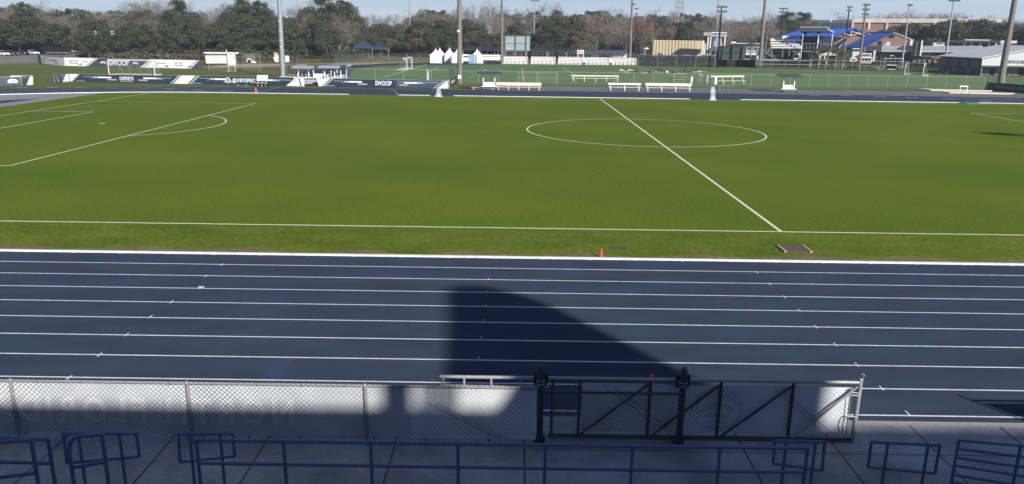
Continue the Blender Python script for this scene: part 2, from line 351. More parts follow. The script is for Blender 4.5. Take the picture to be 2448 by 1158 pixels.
def wavy(b, x0, x1, z0, z1, y, m=0, amp=.012, n=60, ph=0, clip=None):
    xs = np.linspace(x0, x1, n+1)
    zs = np.linspace(z0, z1, 9)
    vs = [(x, y+amp*(math.sin(x*5.1+ph)*.6+math.sin(x*11.7+z*4+ph)*.4)*(1 if .1 < (z-z0)/(z1-z0) < .9 else .2), z) for x in xs for z in zs]
    k = len(zs); b.add(vs, [(i*k+j, (i+1)*k+j, (i+1)*k+j+1, i*k+j+1) for i in range(n) for j in range(k-1)], m, True)
fe = thing('chain_link_fence', 'long galvanized chain link fence with pale banner behind its mesh, left of the gate', 'fence', (-16, FY, 0))
b = MB(); chainlink(b, -8, 6.34, .01, 1.20, 0); b.build('wire_mesh', M['wire'], fe)
b = MB(); b.tube([(-8, .03, 1.15), (6.36, .03, 1.15)], .024, 10); b.build('top_rail', M['galv'], fe)
for x in (-21.8, -18.75, -15.70, -12.63):
    b = MB(); b.tube([(x+16, .035, -.02), (x+16, .035, 1.155)], .03, 10); b.tube([(x+16, .035, 1.15), (x+16, .035, 1.19)], .034, 10, r2=.012); b.build('post', M['galv'], fe)
    for z in (.3, .62, .95):
        b = MB(); b.tube([(x+16+.035*math.cos(t), .035+.04*math.sin(t), z) for t in np.linspace(0, 2*math.pi, 9)], .004, 4); b.build('tie', M['galv'], fe)
for x in np.arange(-7.6, 6.3, .76):
    b = MB(); b.tube([(x, .03+.03*math.cos(t), 1.15+.03*math.sin(t)) for t in np.linspace(0, 2*math.pi, 7)], .005, 4); b.build('rail_tie', M['blackpipe'], fe)
bn = thing('fence_banner', 'long wrinkled vinyl banner seen from its back, with mirrored lettering showing through', 'banner', (-16, FY+.075, 0))
b = MB(); wavy(b, -8, 4.15, .16, 1.115, 0, 0, n=120); b.build('vinyl_sheet', M['vinyldark'], bn)
b = MB(); wavy(b, 4.15, 6.33, .14, 1.10, .002, 0, n=24, ph=1); b.build('vinyl_end', M['vinyl'], bn)
b = MB()
for k, wd in ((0, .05), (.16, .03)):
    for j in range(12):
        t0, t1 = j/12, (j+1)/12; f = lambda t: (4.42+1.25*t+k, .82-.67*t)
        (xa, za), (xb, zb) = f(t0), f(t1); b.quad((xa, -.014, za), (xb, -.014, zb), (xb+wd*1.3, -.014, zb), (xa+wd*1.3, -.014, za))
b.build('printed_stripe', M['navyback'], bn)
# the printed front reads NORTH FLORIDA; from behind it is mirrored
lt = text('NORTH FLORIDA', 'mirrored_lettering', mat('print_through_letter', (.76, .77, .78), .65), .62, UPX @ TMIR, bn, sx=1.05, bold=.03, spacing=1.30, depth=.001)
lx = [q.co.x for q in lt.data.vertices]; lz = [q.co.z for q in lt.data.vertices]; k_ = 5.3/(max(lx)-min(lx)); lt.data.transform(Matrix.Translation((-.55-k_*(max(lx)+min(lx))/2, -.016, .60-(max(lz)+min(lz))/2)) @ Matrix.Diagonal((k_, 1, 1.05, 1)))
for x in (-6.9, -5.7, -4.95, -3.6, -2.6, -1.4, -.7, .5, 1.3, 2.2, 3.5, 4.4, 5.5): b = MB(); b.tube([(x, -.02, .17), (x+.015, -.09, .13), (x-.01, -.10, .20)], .006, 4); b.build('cable_tie', M['black'], bn)
fs = thing('chain_link_fence', 'short chain link panel between the two heavy gate posts', 'fence', (-8.3, FY, 0))
b = MB(); chainlink(b, -1.17, 1.12, .01, 1.13, 0); b.build('wire_mesh', M['wire'], fs)
b = MB(); b.tube([(-1.25, .03, 1.08), (1.15, .03, 1.08)], .026, 10); b.build('top_rail', M['blackpipe'], fs)
# gate posts
for i, (x, h, lab) in enumerate(((-9.60, 1.52, 'thick dark gate post with domed cap at the end of the long pale banner'), (-7.13, 1.50, 'thick dark gate post with domed cap beside the round bird emblem'))):
    g = thing('gate_post', lab, 'post', (x, -16.08, 0), group='heavy posts the sliding gate runs behind')
    b = MB(); b.tube([(0, 0, -.02), (0, 0, h-.06)], .058, 16); b.build('pipe', M['blackpipe'], g)
    b = MB(); b.lathe([(.066, -.08), (.066, -.055), (.058, -.03), (.040, 0), (.018, .02), (.001, .025)], (0, 0, h), 16); b.build('cap', M['blackpipe'], g)
    for z in (1.17, 1.23):
        b = MB(); b.tube([(.068*math.cos(t), .068*math.sin(t), z) for t in np.linspace(0, 2*math.pi, 17)], .009, 6); b.build('clamp', M['galv'], g)
    b = MB(); b.box(-.11, .11, .05, .09, 1.10, 1.34)
    for sx in (-1, 1): b.tube([(sx*.095, .02, 1.14), (sx*.12, .04, 1.22), (sx*.10, .06, 1.36)], .018, 8)
    b.build('roller_bracket', M['blackpipe'], g)
    b = MB(); b.tube([(.07*(1 if i == 0 else -1), .10, .05), (.07*(1 if i == 0 else -1), .16, .12)], .04, 10); b.box(-.10, .10, .04, .14, .01, .14); b.build('bottom_roller', M['blackpipe'], g)
# sliding gate
GY = -15.85
ga = thing('sliding_gate', 'long dark sliding gate of framed mesh panels with slanting braces', 'gate', (-9.45, GY, 0))
b = MB(); b.tube([(-1.93, 0, 1.17), (5.50, 0, 1.17)], .032, 12); b.build('track_rail', M['galv'], ga)
b = MB(); b.tube([(0, 0, .06), (5.47, 0, .06)], .03, 10); b.tube([(0, .0, .00), (5.47, .0, .00)], .02, 8); b.build('bottom_rail', M['blackpipe'], ga)
gx = [.07, .55, 1.80, 3.05, 4.33]
for x in gx:
    b = MB(); b.tube([(x, 0, .06), (x, 0, 1.15)], .027, 10); b.build('upright', M['blackpipe'], ga)
b = MB(); b.tube([(5.50, 0, .0), (5.50, 0, 1.22)], .040, 12); b.tube([(5.50, 0, 1.21), (5.50, 0, 1.25)], .045, 12, r2=.01); b.tube([(5.53, .0, 1.22), (5.55, 0, 1.32), (5.50, 0, 1.33)], .01, 6); b.build('end_post', M['galv'], ga)
for x0, x1 in ((.58, 1.76), (1.86, 3.02), (3.11, 4.29), (4.40, 5.44)):
    b = MB(); b.tube([(x0, -.03, .09), (x1, -.03, 1.10)], .022, 8); b.build('brace', M['blackpipe'] if x0 < 4.2 else M['galv'], ga)
b = MB(); chainlink(b, .07, 5.46, .04, 1.10, .012, r=.0019); b.build('wire_mesh', M['wire'], ga)
b = MB()
for x in (-1.87, -1.50, -1.02, -.50): b.tube([(x, 0, .98), (x, 0, 1.15)], .024, 8)
b.tube([(-1.93, 0, 1.00), (0, 0, 1.00)], .018, 8)
b.build('track_bracket', M['galv'], ga)
b = MB()
for z in (.98, .93, .52): b.tube([(5.30, -.02, z), (5.42, -.04, z+.01), (5.49, -.03, z-.01)], .012, 5)
b.tube([(5.34, -.03, 1.06), (5.36, -.03, .1)], .008, 5); b.tube([(5.30, -.03, .5), (5.27, -.03, .36), (5.31, -.03, .22)], .010, 5)
b.build('latch_chain', M['galv'], ga)
gb = thing('gate_banner', 'pale vinyl banner with a round bird head emblem, tied inside the sliding gate', 'banner', (-9.45, GY+.05, 0))
b = MB(); wavy(b, .60, 2.1, .13, 1.07, 0, 0, n=18, ph=2); b.build('vinyl_end', M['vinyl'], gb)
b = MB(); wavy(b, 2.1, 5.36, .13, 1.05, .0, 0, n=40, ph=3); b.build('vinyl_sheet', mat('gate_vinyl', (.72, .76, .82), .65, var=.1, scale=1.6), gb)
lm = mat('emblem_print', (.50, .53, .60), .65)
b = MB(); cx, cz = 3.02, .60
def ringarc(r0, r1, a0, a1, sx=1.15, n=36, y=-.016):
    for i in range(n):
        p, q = a0+(a1-a0)*i/n, a0+(a1-a0)*(i+1)/n
        b.quad(*[(cx+sx*r*math.cos(t), y, cz+r*math.sin(t)) for r, t in ((r0, p), (r1, p), (r1, q), (r0, q))])
ringarc(.375, .40, -2.6, 3.3); ringarc(.30, .325, .2, 3.4)
for pl in ([(-.36, -.10), (-.22, .06), (-.02, .13), (.20, .08), (.36, -.04), (.22, .0), (.02, .05), (-.18, -.02)], [(-.30, -.16), (-.12, -.08), (.08, -.10), (.30, -.20), (.10, -.17), (-.08, -.15)], [(-.10, .24), (.10, .26), (.26, .18), (.10, .21)], [(-.22, -.26), (0, -.20), (.22, -.28), (0, -.25)]):
    b.add([(cx+x, -.017, cz+z) for x, z in pl], [tuple(range(len(pl)))])
b.build('bird_emblem', lm, gb); b = MB()
for x, z in ((4.0, .98), (4.12, .98)): b.quad((x, -.016, z), (x+.04, -.016, z), (x+.95, -.016, z-.75), (x+.91, -.016, z-.75))
for x, z in ((.95, 1.02), (1.10, 1.02)): b.quad((x, -.016, z), (x+.05, -.016, z), (x+1.10, -.016, z-.8), (x+1.05, -.016, z-.8))
b.build('printed_stripe', lm, gb)
# fence segment just right of the frame (its shadow reaches into the picture)
f2 = thing('chain_link_fence', 'chain link fence section with dark banner, right of the opening', 'fence', (.45, -16.0, 0))
b = MB(); b.tube([(0, 0, 0), (0, 0, 1.28)], .03, 10); b.tube([(3, 0, 0), (3, 0, 1.2)], .03, 10); b.tube([(6, 0, 0), (6, 0, 1.2)], .03, 10); b.build('post', M['galv'], f2)
b = MB(); b.tube([(0, 0, 1.14), (9, 0, 1.14)], .025, 10); b.build('top_rail', M['galv'], f2)
b = MB(); b.box(.05, 9, .05, .06, .12, 1.04); b.build('banner_sheet', M['navy'], f2)
# ------------------------------------------------------------------ blue handrails of the stand front
def rail(name, label, cat, tubes, Y, group, r=.027):
    g = thing(name, label, cat, (tubes[0][1][0][0], Y, 0), group=group); ox = tubes[0][1][0][0]
    for nm, pts in tubes:
        b = MB(); b.tube([(p[0]-ox, 0 if len(p) < 3 else p[2], p[1]) for p in pts], r, 12)
        b.build(nm, M['bluerail'], g)
def px(Y, *l): return [(atY(u, v, Y).x, atY(u, v, Y).z) for u, v in l]
GR = 'blue pipe handrails along the front of the grandstand'
ps = [-14.52+1.2243*i for i in range(8)]
rail('handrail', 'longest blue pipe railing with eight posts, along the front of the stand', 'railing', [('top_rail', [(ps[0]-.028, 1.46), (ps[-1]+.028, 1.465)]), ('middle_rail', [(ps[0], 1.10), (ps[-1], 1.09)])]+[('post', [(x, .42), (x, 1.455)]) for x in ps], -18.7, GR, .025)
def loop(lab, Y, a, c, d, e, p1, p2, r=.023, zb=0):
    A, C, D, E_ = px(Y, a, c, d, e); q1, q2 = px(Y, p1, p2)
    rail('handrail', lab, 'railing', [('top_rail', [A, C]), ('middle_rail', [E_, D]), ('end_bar', [A, E_]), ('end_bar', [C, D]), ('post', [(q1[0], q1[1]), (q1[0], zb)]), ('post', [(q2[0], q2[1]), (q2[0], zb)])], Y, GR, r)
loop('closed loop of blue handrail in front of the left end of the longest railing', -18.2, (427, 1037), (558, 1037), (561, 1091), (430, 1105), (453, 1037), (526, 1037))
loop('closed loop of blue handrail in front of the right end of the longest railing', -18.2, (1853, 1054), (1972, 1057), (1965, 1125), (1848, 1108), (1880, 1055), (1950, 1057))
loop('free standing closed loop of blue handrail between the longest railing and the five rail panel', -18.2, (2083, 1057), (2247, 1065), (2235, 1132), (2075, 1117), (2123, 1059), (2219, 1064))
loop('closed loop of blue handrail behind the round cornered one near the left edge', -18.2, (152, 1037), (327, 1037), (333, 1092), (160, 1107), (187, 1037), (285, 1037))
Y = -18.7
T = px(Y, (165, 1075), (168, 1058), (178, 1046), (190, 1043), (244, 1040)); bb = px(Y, (176, 1158), (262, 1158), (178, 1117), (256, 1104))
rail('handrail', 'blue handrail with one rounded corner near the left edge', 'railing', [('top_rail', T), ('post', [(T[0][0], .42), T[0]]), ('post', [(T[-1][0], .42), T[-1]]), ('middle_rail', [bb[2], bb[3]])], Y, GR, .0285)
A = px(-18.6, (-60, 1046), (115, 1051), (-60, 1103), (120, 1108))
rail('handrail', 'blue handrail at the left edge, square cornered and farther out', 'railing', [('top_rail', [A[0], A[1]]), ('middle_rail', [A[2], A[3]]), ('post', [(A[1][0], .42), A[1]]), ('post', [(A[0][0]+.1, .42), (A[0][0]+.1, A[0][1])])], -18.6, GR, .027)
A = px(-19.0, (-60, 1060), (75, 1053), (-60, 1150), (82, 1131))
rail('handrail', 'blue handrail at the left edge, sloping and nearest the camera', 'railing', [('top_rail', [A[0], A[1]]), ('middle_rail', [A[2], A[3]]), ('post', [(A[1][0], .42), A[1]]), ('post', [(A[0][0]+.1, .42), (A[0][0]+.1, A[0][1])])], -19.0, GR, .0285)
A = px(-18.6, (2292, 1053), (2520, 1073)); x0, x1 = A[0][0], A[1][0]
tb = [('top_rail', A), ('post', [(x0, .3), A[0]])]
m_ = px(-18.6, (2440, 1066))[0]; tb += [('post', [(m_[0], .3), m_]), ('post', [(x1, .3), A[1]])]
for a, c in (((2290, 1073), (2520, 1102)), ((2286, 1094), (2520, 1128)), ((2283, 1113), (2520, 1150)), ((2278, 1135), (2520, 1174)), ((2273, 1152), (2520, 1198))): tb.append(('bar', px(-18.6, a, c)))
rail('handrail', 'blue railing panel with several sloping bars at the right edge', 'railing', tb, -18.6, GR, .021)
# ------------------------------------------------------------------ grandstand behind and around the camera (casts the long shade)
st = thing('grandstand', 'tall grandstand with a booth on its back wall, casting the shade over the sidewalk', 'grandstand', (0, -36, 0))
b = MB(); b.box(-60, 60, 15.5, 17.2, 0, .42); b.build('walkway', M['stand'], st)
b = MB()
for i in range(18):
    y1 = 15.5-i*.86; b.box(-60, 60, y1-.86, y1, 0, .5+i*.48)
b.build('seating_tiers', M['stand'], st)
b = MB(); b.box(-60, 5.0, -.3, 0, 0, 12.52); b.box(5.0, 60, -.3, 0, 0, 12.34); b.build('back_wall', M['stand'], st)
b = MB(); b.prism([(2.35, 12.3), (3.05, 13.5), (5.5, 16.0), (6.4, 17.0), (7.0, 17.25), (7.7, 17.2), (8.3, 16.75), (8.5, 16.2), (8.5, 12.3)], -.3, 0, 'y'); b.build('booth', M['stand'], st)
b = MB()
for x in np.arange(1.12, 1.75, .12): b.box(x, x+.065, -.15, -.10, 12.4, 13.3)
b.box(.58, .98, -.3, -.1, 12.4, 13.15); b.build('shadow_slats', M['stand'], st)  # unseen slats and block, added to throw the broken shadow on the fence banner
# tall floodlight whose head throws the dark wedge on the pitch
fl = thing('floodlight', 'tall floodlight pole beside the grandstand, out of the picture to the right', 'light pole', (61.1, -16.6, 0))
b = MB(); b.tube([(0, 0, 0), (0, 0, 30)], .3, 10, r2=.14); b.build('pole', M['paint_grey'], fl)
b = MB(); b.box(-1.0, 1.4, -.2, .2, 29.6, 30.6); b.build('lamp_head', M['paint_grey'], fl)
# ------------------------------------------------------------------ cones, lids
def cone(P, h, label, r, mc=M['orange']):
    g = thing('traffic_cone', label, 'traffic cone', P, group='orange traffic cones')
    b = MB(); b.box(-r*1.15, r*1.15, -r*1.15, r*1.15, 0, h*.05); b.lathe([(r*.8, h*.05), (r*.24, h*.97), (r*.2, h), (.001, h)], n=14); b.build('body', mc, g)
    return g
p = at(1437, 615.5); cone(p, .31, 'small orange cone at the white kerb, in front of the halfway line', .075)
p = at(1559, 896, .72); g = cone((p.x, p.y, 0), .72, 'orange cone with pale collar behind the sliding gate, in the shade', .16)
b = MB(); b.lathe([(.125, .16), (.082, .36)], n=14); b.build('collar', M['reflect'], g)
p = at(612, 222.5); cone(p, .66, 'orange cone on the far kerb, below the two crossing blue lines', .20)
b = MB(); q = [at(1860, 591), (at(1922, 592)), at(1945, 605.5), at(1884, 605.5)]
x0, x1, y0, y1 = -.86, .10, -2.95, -2.12
hb = thing('inspection_lid', 'brown utility lid in a pale frame, set in the grass right of the cone', 'utility lid', ((x0+x1)/2, (y0+y1)/2, 0))
hw, hd = (x1-x0)/2, (y1-y0)/2
b = MB(); b.box(-hw+.08, hw-.08, -hd+.01, hd-.01, 0, .035); b.build('lid', M['lid'], hb)
b = MB(); b.box(-hw, -hw+.078, -hd, hd, 0, .06); b.box(hw-.078, hw, -hd, hd, 0, .06); b.build('frame', M['wood'], hb)
p = at(1475, 594); b = MB(); 
random.seed(2)
for i in range(9):
    a = -.30+i*.07; b.box(a, a+.065+random.random()*.02, -.12+random.random()*.06, .04+random.random()*.12, 0, .012+.012*random.random())
o = b.build('drain_cover', mat('mossy_stone', (.055, .055, .04), .9, var=.3, scale=20), label='worn mossy drain cover sunk in the grass behind the small cone', cat='drain cover'); o.location = (p.x, p.y, .002)
# ------------------------------------------------------------------ far side: frames that stand at a real distance
class Fr:
    """local frame of a far object: x to the right, y away, z up, at distance D in the direction of pixel column u"""
    def __init__(s, u, D=None, v=None):
        s.P = at(u, v) if v is not None else at_dist(u, D); s.P.z = 0
        dx, dy = s.P.x-CP[0], s.P.y-CP[1]; s.D = math.hypot(dx, dy); s.rz = -math.atan2(dx, dy)
        s.ax = Vector((math.cos(s.rz), math.sin(s.rz), 0)); s.ay = Vector((-math.sin(s.rz), math.cos(s.rz), 0))
    def x(s, u, y=0):
        o = s.P+s.ay*y; a = np.array(o)-CP; e = np.array(s.ax); k = (u-PW/2)/FPX
        return (k*(a@CF)-a@CR)/(e@CR-k*(e@CF))
    def z(s, u, v, y=0): return hgt(s.P+s.ay*y+s.ax*s.x(u, y), v)
    def pt(s, u, v, y=0): return (s.x(u, y), y, s.z(u, v, y))
    def thing(s, name, label, cat, group=None): return thing(name, label, cat, s.P, s.rz, group)
    def bx(s, b, u0, u1, v0, v1, y0=0, y1=.2, m=0):
        um = (u0+u1)/2; return b.box(s.x(u0, y0), s.x(u1, y0), y0, y1, s.z(um, v1, y0), s.z(um, v0, y0), m)
def part(g, name, m, fn):
    b = MB(); fn(b); return b.build(name, m, g)

# ------------------------------------------------------------------ banner walls
def wall(label, p0, p1, vt, back=M['galv'], group='banner covered fences round the far track', name='banner_fence'):
    A, B = at(*p0), at(*p1); d = B-A; L = d.length; rz = math.atan2(d.y, d.x); h = hgt(A, vt)
    g = thing(name, label, 'fence', A, rz, group)
    g['L'] = L
    def xl(u):
        a = np.array(A)-CP; e = np.array(d)/L; k = (u-PW/2)/FPX; return (k*(a@CF)-a@CR)/(e@CR-k*(e@CF))
    def par(nm, m, ut0, ut1, ub1, ub0, z0=0.04, z1=1.0, layer=1):
        y = -.02-.006*layer; b = MB(); b.add([(xl(ut0), y, h*z1), (xl(ut1), y, h*z1), (xl(ub1), y, h*z0), (xl(ub0), y, h*z0)], [(3, 2, 1, 0)]); return b.build(nm, m, g)
    b = MB(); b.box(0, L, -.02, .02, .03, h); b.build('banner_sheet', back, g)
    b = MB(); b.tube([(0, .03, h+.02), (L, .03, h+.02)], .03, 6); b.build('top_rail', M['galv'], g)
    for i in range(int(L/3)+1):
        b = MB(); b.tube([(min(L, i*3.05), .05, 0), (min(L, i*3.05), .05, h+.05)], .035, 6); b.build('post', M['galv'], g)
    return g, xl, par, h
def stripes(par, u, du, s=-1, m=None):
    """two thin slanted lines beside a white block; du = horizontal run of the slant in pixels"""
    for k in (0, 3.2): par('stripe', m or M['bwhite'], u+k*s, u+k*s+1.3, u+k*s+1.3+du, u+k*s+du, .04, 1.0, 2)
def bars(par, u, s=1):
    """grey bracket, tick marks and blocks of the printed pattern"""
    par('stripe', M['bgrey'], u, u+s*22, u+s*22, u, .70, .76, 2)
    par('stripe', M['bgrey'], u+s*20.5, u+s*22, u+s*21, u+s*19.5, .45, .72, 2)
    for k in range(5): par('stripe', M['bwhite'], u+s*(25+k*2.2), u+s*(26.2+k*2.2), u+s*(25.9+k*2.2), u+s*(24.7+k*2.2), .56, .76, 2)
    par('block', M['bwhite'], u+s*36, u+s*68, u+s*68, u+s*36, .56, .76, 2)
    par('block', M['bgrey'], u+s*58, u+s*80, u+s*80, u+s*58, .30, .48, 2)
# front wall, left of the pole
g, xl, par, h = wall('navy banner fence with the team name OSPREYS, left of the low bench', (168, 196), (420, 201.2), 177.5, M['navy'])
par('white_block', M['bwhite'], 168, 189, 170, 168); stripes(par, 192, -20); bars(par, 200)
par('cyan_stripe', M['cyan'], 182, 204, 204, 182, .10, .18, 2); par('cyan_stripe', M['navylight'], 205, 395, 395, 205, .07, .12, 2)
bars(par, 412, -1)
lt = text('OSPREYS', 'lettering', M['letter'], h*.62, TM(xl(304), -.05, h*.55), g, sx=.80, bold=.03)
par('underline', M['bgrey'], 287, 320, 318, 289, .16, .24, 2)
g, xl, par, h = wall('navy banner fence with a round white badge and the handle, behind the low white bench', (420, 201.2), (702, 207), 180.5, M['navy'])
par('white_block', M['bwhite'], 436, 470, 449, 415); stripes(par, 432, -22); stripes(par, 475, -22, 1); bars(par, 478)
par('cyan_stripe', M['cyan'], 462, 482, 482, 462, .08, .17, 2); par('navy_stripe', M['navylight'], 484, 640, 640, 484, .05, .10, 2)
par('cyan_stripe', M['cyan'], 640, 698, 698, 640, .66, .74, 2); bars(par, 690, -1)
par('white_block', M['bwhite'], 712-3, 704, 703, 684)
b = MB(); r = h*.33; b.add([(xl(546)+r*math.cos(t), -.04, h*.55+r*math.sin(t)) for t in np.linspace(0, 2*math.pi, 24, endpoint=False)], [tuple(range(24))]); b.build('round_badge', M['bwhite'], g)
text('@UNFOSPREY', 'lettering', M['letter'], h*.60, TM(xl(584), -.05, h*.55), g, sx=.72, bold=.03)
text('@', 'lettering', M['navy'], h*.55, TM(xl(546), -.05, h*.57), g, sx=.8, bold=.02)
wl, xl, par, h = wall('white banner leaf folded back at the opening, right of the handle banner', (703, 207), (728, 207.5), 187, M['bwhite'])
par('navy_stripe', M['navylight'], 714, 717, 722, 719, layer=2)
g, xl, par, h = wall('navy banner fence with one large white word, right of the opening', (761, 207), (1071, 213), 188, M['navy'])
par('white_block', M['bwhite'], 761, 790, 770, 761); stripes(par, 794, -22, 1); bars(par, 798)
par('cyan_stripe', M['cyan'], 778, 800, 800, 778, .08, .17, 2); par('navy_stripe', M['navylight'], 802, 890, 890, 802, .07, .13, 2)
par('navy_panel', M['navylight'], 945, 1050, 1040, 945, .05, .98, 1); par('cyan_stripe', M['cyan'], 950, 1052, 1050, 950, .72, .80, 2)
bars(par, 1034, -1); par('white_block', M['bwhite'], 1068, 1070.5, 1070.5, 1045); stripes(par, 1063, -24)
text('SWOOP', 'lettering', M['letter'], h*.80, TM(xl(917), -.05, h*.52), g, sx=.74, bold=.035)
g, xl, par, h = wall('dark banner on the fence wing running away beside the weathered concrete pole', (1072, 213), (1091, 199), 192, M['navy'])
par('white_edge', M['bwhite'], 1072, 1074, 1074, 1072); text('PROUD TO BE', 'lettering', M['letter'], h*.5, TM(g['L']*.5, -.05, h*.5), g, sx=.9*g['L']/8, bold=.02)
# low wall stubs at far left
g, xl, par, h = wall('short dark banner fence with a bird head badge at the far left edge', (-40, 207.5), (52, 205.5), 186, M['navylight'])
b = MB(); cx, cz, r = xl(32), h*.48, h*.34
b.add([(cx+r*1.5*math.cos(t), -.04, cz+r*math.sin(t)) for t in np.linspace(-.35, math.pi*1.15, 16)], [tuple(range(16))]); b.add([(cx-r*.4, -.05, cz+.05), (cx+r*1.0, -.05, cz+.02), (cx+r*.5, -.05, cz+.16), (cx-.1, -.05, cz+.15)], [(0, 1, 2, 3)], 1); b.build('bird_badge', [M['bwhite'], M['navy']], g)
g, xl, par, h = wall('short banner fence with a white slanted end, right of the bird head badge', (54, 206), (80, 204), 183.5, M['navylight'])
par('white_block', M['bwhite'], 74, 79.5, 79.5, 63); par('cyan_stripe', M['cyan'], 56, 68, 68, 56, .80, .88, 2)
g, xl, par, h = wall('low white board standing behind the bird head badge', (26, 195), (80, 194.5), 182, M['bwhite'])
g, xl, par, h = wall('folded dark banner leaf at the left end of the long navy banner', (132, 199), (166, 196), 180, M['navylight'])
par('white_block', M['bwhite'], 159, 165.5, 165.5, 149); par('white_streak', M['bgrey'], 136, 138, 142, 139, .1, .85, 2); par('cyan_stripe', M['cyan'], 146, 156, 156, 146, .74, .82, 2)
# rear wall with SWOOP
BG = 'banner covered boards behind the practice goal'
g, xl, par, h = wall('blue board stub where the rear banner meets the car park fence', (92, 153), (100, 155), 130, M['navylight'], group=BG)
g, xl, par, h = wall('white sponsor banner at the left end of the rear boards', (97, 152), (155, 158.5), 134, M['bwhite'], group=BG)
par('stripe', M['navylight'], 106, 107.5, 99.5, 98, layer=2); par('stripe', M['navylight'], 112, 113.5, 104, 102.5, layer=2)
par('faint_print', M['bgrey'], 122, 138, 138, 122, .45, .70, 2); par('navy_swoosh', M['navylight'], 128, 140, 138, 136, .18, .30, 2)
g, xl, par, h = wall('rear banner wall of white and navy blocks with two small birds round one word', (156, 158.5), (483, 166), 138, M['navylight'], group=BG)
par('white_block', M['bwhite'], 156, 237, 209, 156); stripes(par, 233, -27, -1, M['navylight'])
par('white_block', M['bwhite'], 362, 478, 456, 335); stripes(par, 366, -27, 1, M['navylight']); stripes(par, 474, -22, -1, M['navylight'])
text('SWOOP', 'lettering', M['letter'], h*.92, TM(xl(286), -.05, h*.50), g, sx=.78, bold=.035)
for u in (247, 324):
    b = MB(); x0 = xl(u); b.add([(x0-.7, -.05, h*.38), (x0-.2, -.05, h*.66), (x0+.6, -.05, h*.60), (x0+.8, -.05, h*.34), (x0+.3, -.05, h*.48), (x0-.2, -.05, h*.46)], [tuple(range(6))]); b.build('bird_badge', M['letter'], g)
for u0, u1 in ((168, 187), (420, 437)):
    par('sponsor_print', M['bgrey'], u0, u1, u1, u0, .30, .72, 2); par('sponsor_print', M['bwhite'], u0+3, u1-3, u1-3, u0+3, .42, .60, 3)
for u0, u1 in ((375, 398), (200, 212)): par('faint_print', M['bgrey'], u0, u1, u1, u0, .5, .62, 2)
for u in (194, 400, 455): par('navy_swoosh', M['navylight'], u, u+3, u+2, u-8, .18, .34, 2)
# right wall
g, xl, par, h = wall('dark green banner fence lettered with the team name at the right edge', (2356, 216), (2500, 229), 197, mat('banner_dark_green', (.020, .040, .040), .6))
par('white_edge', M['bgrey'], 2356, 2361, 2358, 2352); par('green_panel', M['navylight'], 2363, 2376, 2376, 2358, layer=1)
text('NORTH FLORIDA OSPREYS', 'lettering', M['greyletter'], h*.62, TM(xl(2377)+0, -.06, h*.52), g, sx=.70, bold=.03, align='LEFT')

# ------------------------------------------------------------------ chain link fences far away
def farfence(label, pts, h, step=3.05, mesh=None, top=M['galv'], postm=M['galv'], r=.03, group='chain link fences round the fields', mid=False):
    g = thing('chain_link_fence', label, 'fence', pts[0], 0, group); o = Vector(pts[0])
    for i in range(len(pts)-1):
        a, c = Vector(pts[i])-o, Vector(pts[i+1])-o; d = c-a; n = max(1, round(d.length/step)); hh = Vector((0, 0, h))
        b = MB(); b.tube([a+hh, c+hh], r, 6)
        if mid: b.tube([a+hh*.5, c+hh*.5], r*.7, 6)
        b.build('top_rail', top, g)
        for k in range(n+(i == len(pts)-2)):
            p = a+d*k/n; b = MB(); b.tube([p, p+hh*1.03], r*1.15, 6); b.build('post', postm, g)
        b = MB(); b.quad(a, c, c+hh, a+hh); b.build('wire_mesh', mesh or M['meshfar'], g)
    return g
M['meshfar'] = mat('far_wire_mesh', (.16, .20, .16), .7, trans=.86)
M['meshblack'] = mat('black_windscreen', (.012, .016, .018), .8, trans=.12)
M['meshdark'] = mat('dark_wire_mesh', (.02, .025, .022), .8, trans=.55)
M['palegreenpipe'] = mat('weathered_fence_pipe', (.26, .31, .24), .6, var=.2)
farfence('long chain link fence along the near side of the turf field', [at(1098, 198), at(1515, 203.5), at(1980, 209), at(2352, 213)], 1.85, top=M['palegreenpipe'], postm=M['palegreenpipe'])
farfence('chain link fence between the turf field and the navy word banner', [at(830, 195), at(1098, 198)], 1.95, 4.2, top=M['palegreenpipe'], postm=M['palegreenpipe'])
gt = farfence('gate frame in the fence left of the roofed bench', [at(1610, 205), at(1636, 205)], 1.8, 1.6, top=M['galv'], mid=True)
farfence('fence gate panels left of the long turf bench', [at(1238, 200), at(1333, 201)], 1.7, 3.0, top=M['palegreenpipe'], postm=M['palegreenpipe'], mid=True)
farfence('car park fence at the far left', [at(-60, 163), at(92, 154)], 1.9, 4.5, postm=M['polecon'])
farfence('dark mesh fence climbing the bank behind the practice carts', [at(768, 148.5), at(812, 147), at(862, 143.5)], 2.2, 1.2, mesh=M['meshdark'], top=M['black'], postm=M['black'])
farfence('grey fence end behind the steel pole base', [at(687, 176), at(712, 183)], 3.0, 2.2, mesh=M['meshdark'])
farfence('dark tall wire fence behind the lone side-on goal', [at(800, 154), at(925, 153), at(1028, 151)], 2.6, 4, top=M['black'], postm=M['black'])
farfence('thin wire fence in front of the white shed', [at(500, 170), at(624, 170)], 3.2, 4, group='chain link fences round the fields')
farfence('windscreened fence below the tan wall', [at(1526, 158.5), at(1708, 161)], 2.9, 5.2, mesh=M['meshblack'])
farfence('fence below the stadium seats, left of the palms', [at(1812, 163.5), at(1940, 165)], 2.1, 3.3, top=M['white'], mesh=M['meshdark'], mid=True)
farfence('fence behind and right of the five palms', [at(1940, 165), at(2170, 171)], 2.3, 3.3, top=M['white'], mesh=M['meshdark'], mid=True)
farfence('fence between the netted goal and the slate garage wall', [at(2172, 170), at(2242, 173)], 2.2, 2.6, mesh=M['meshdark'], mid=True)

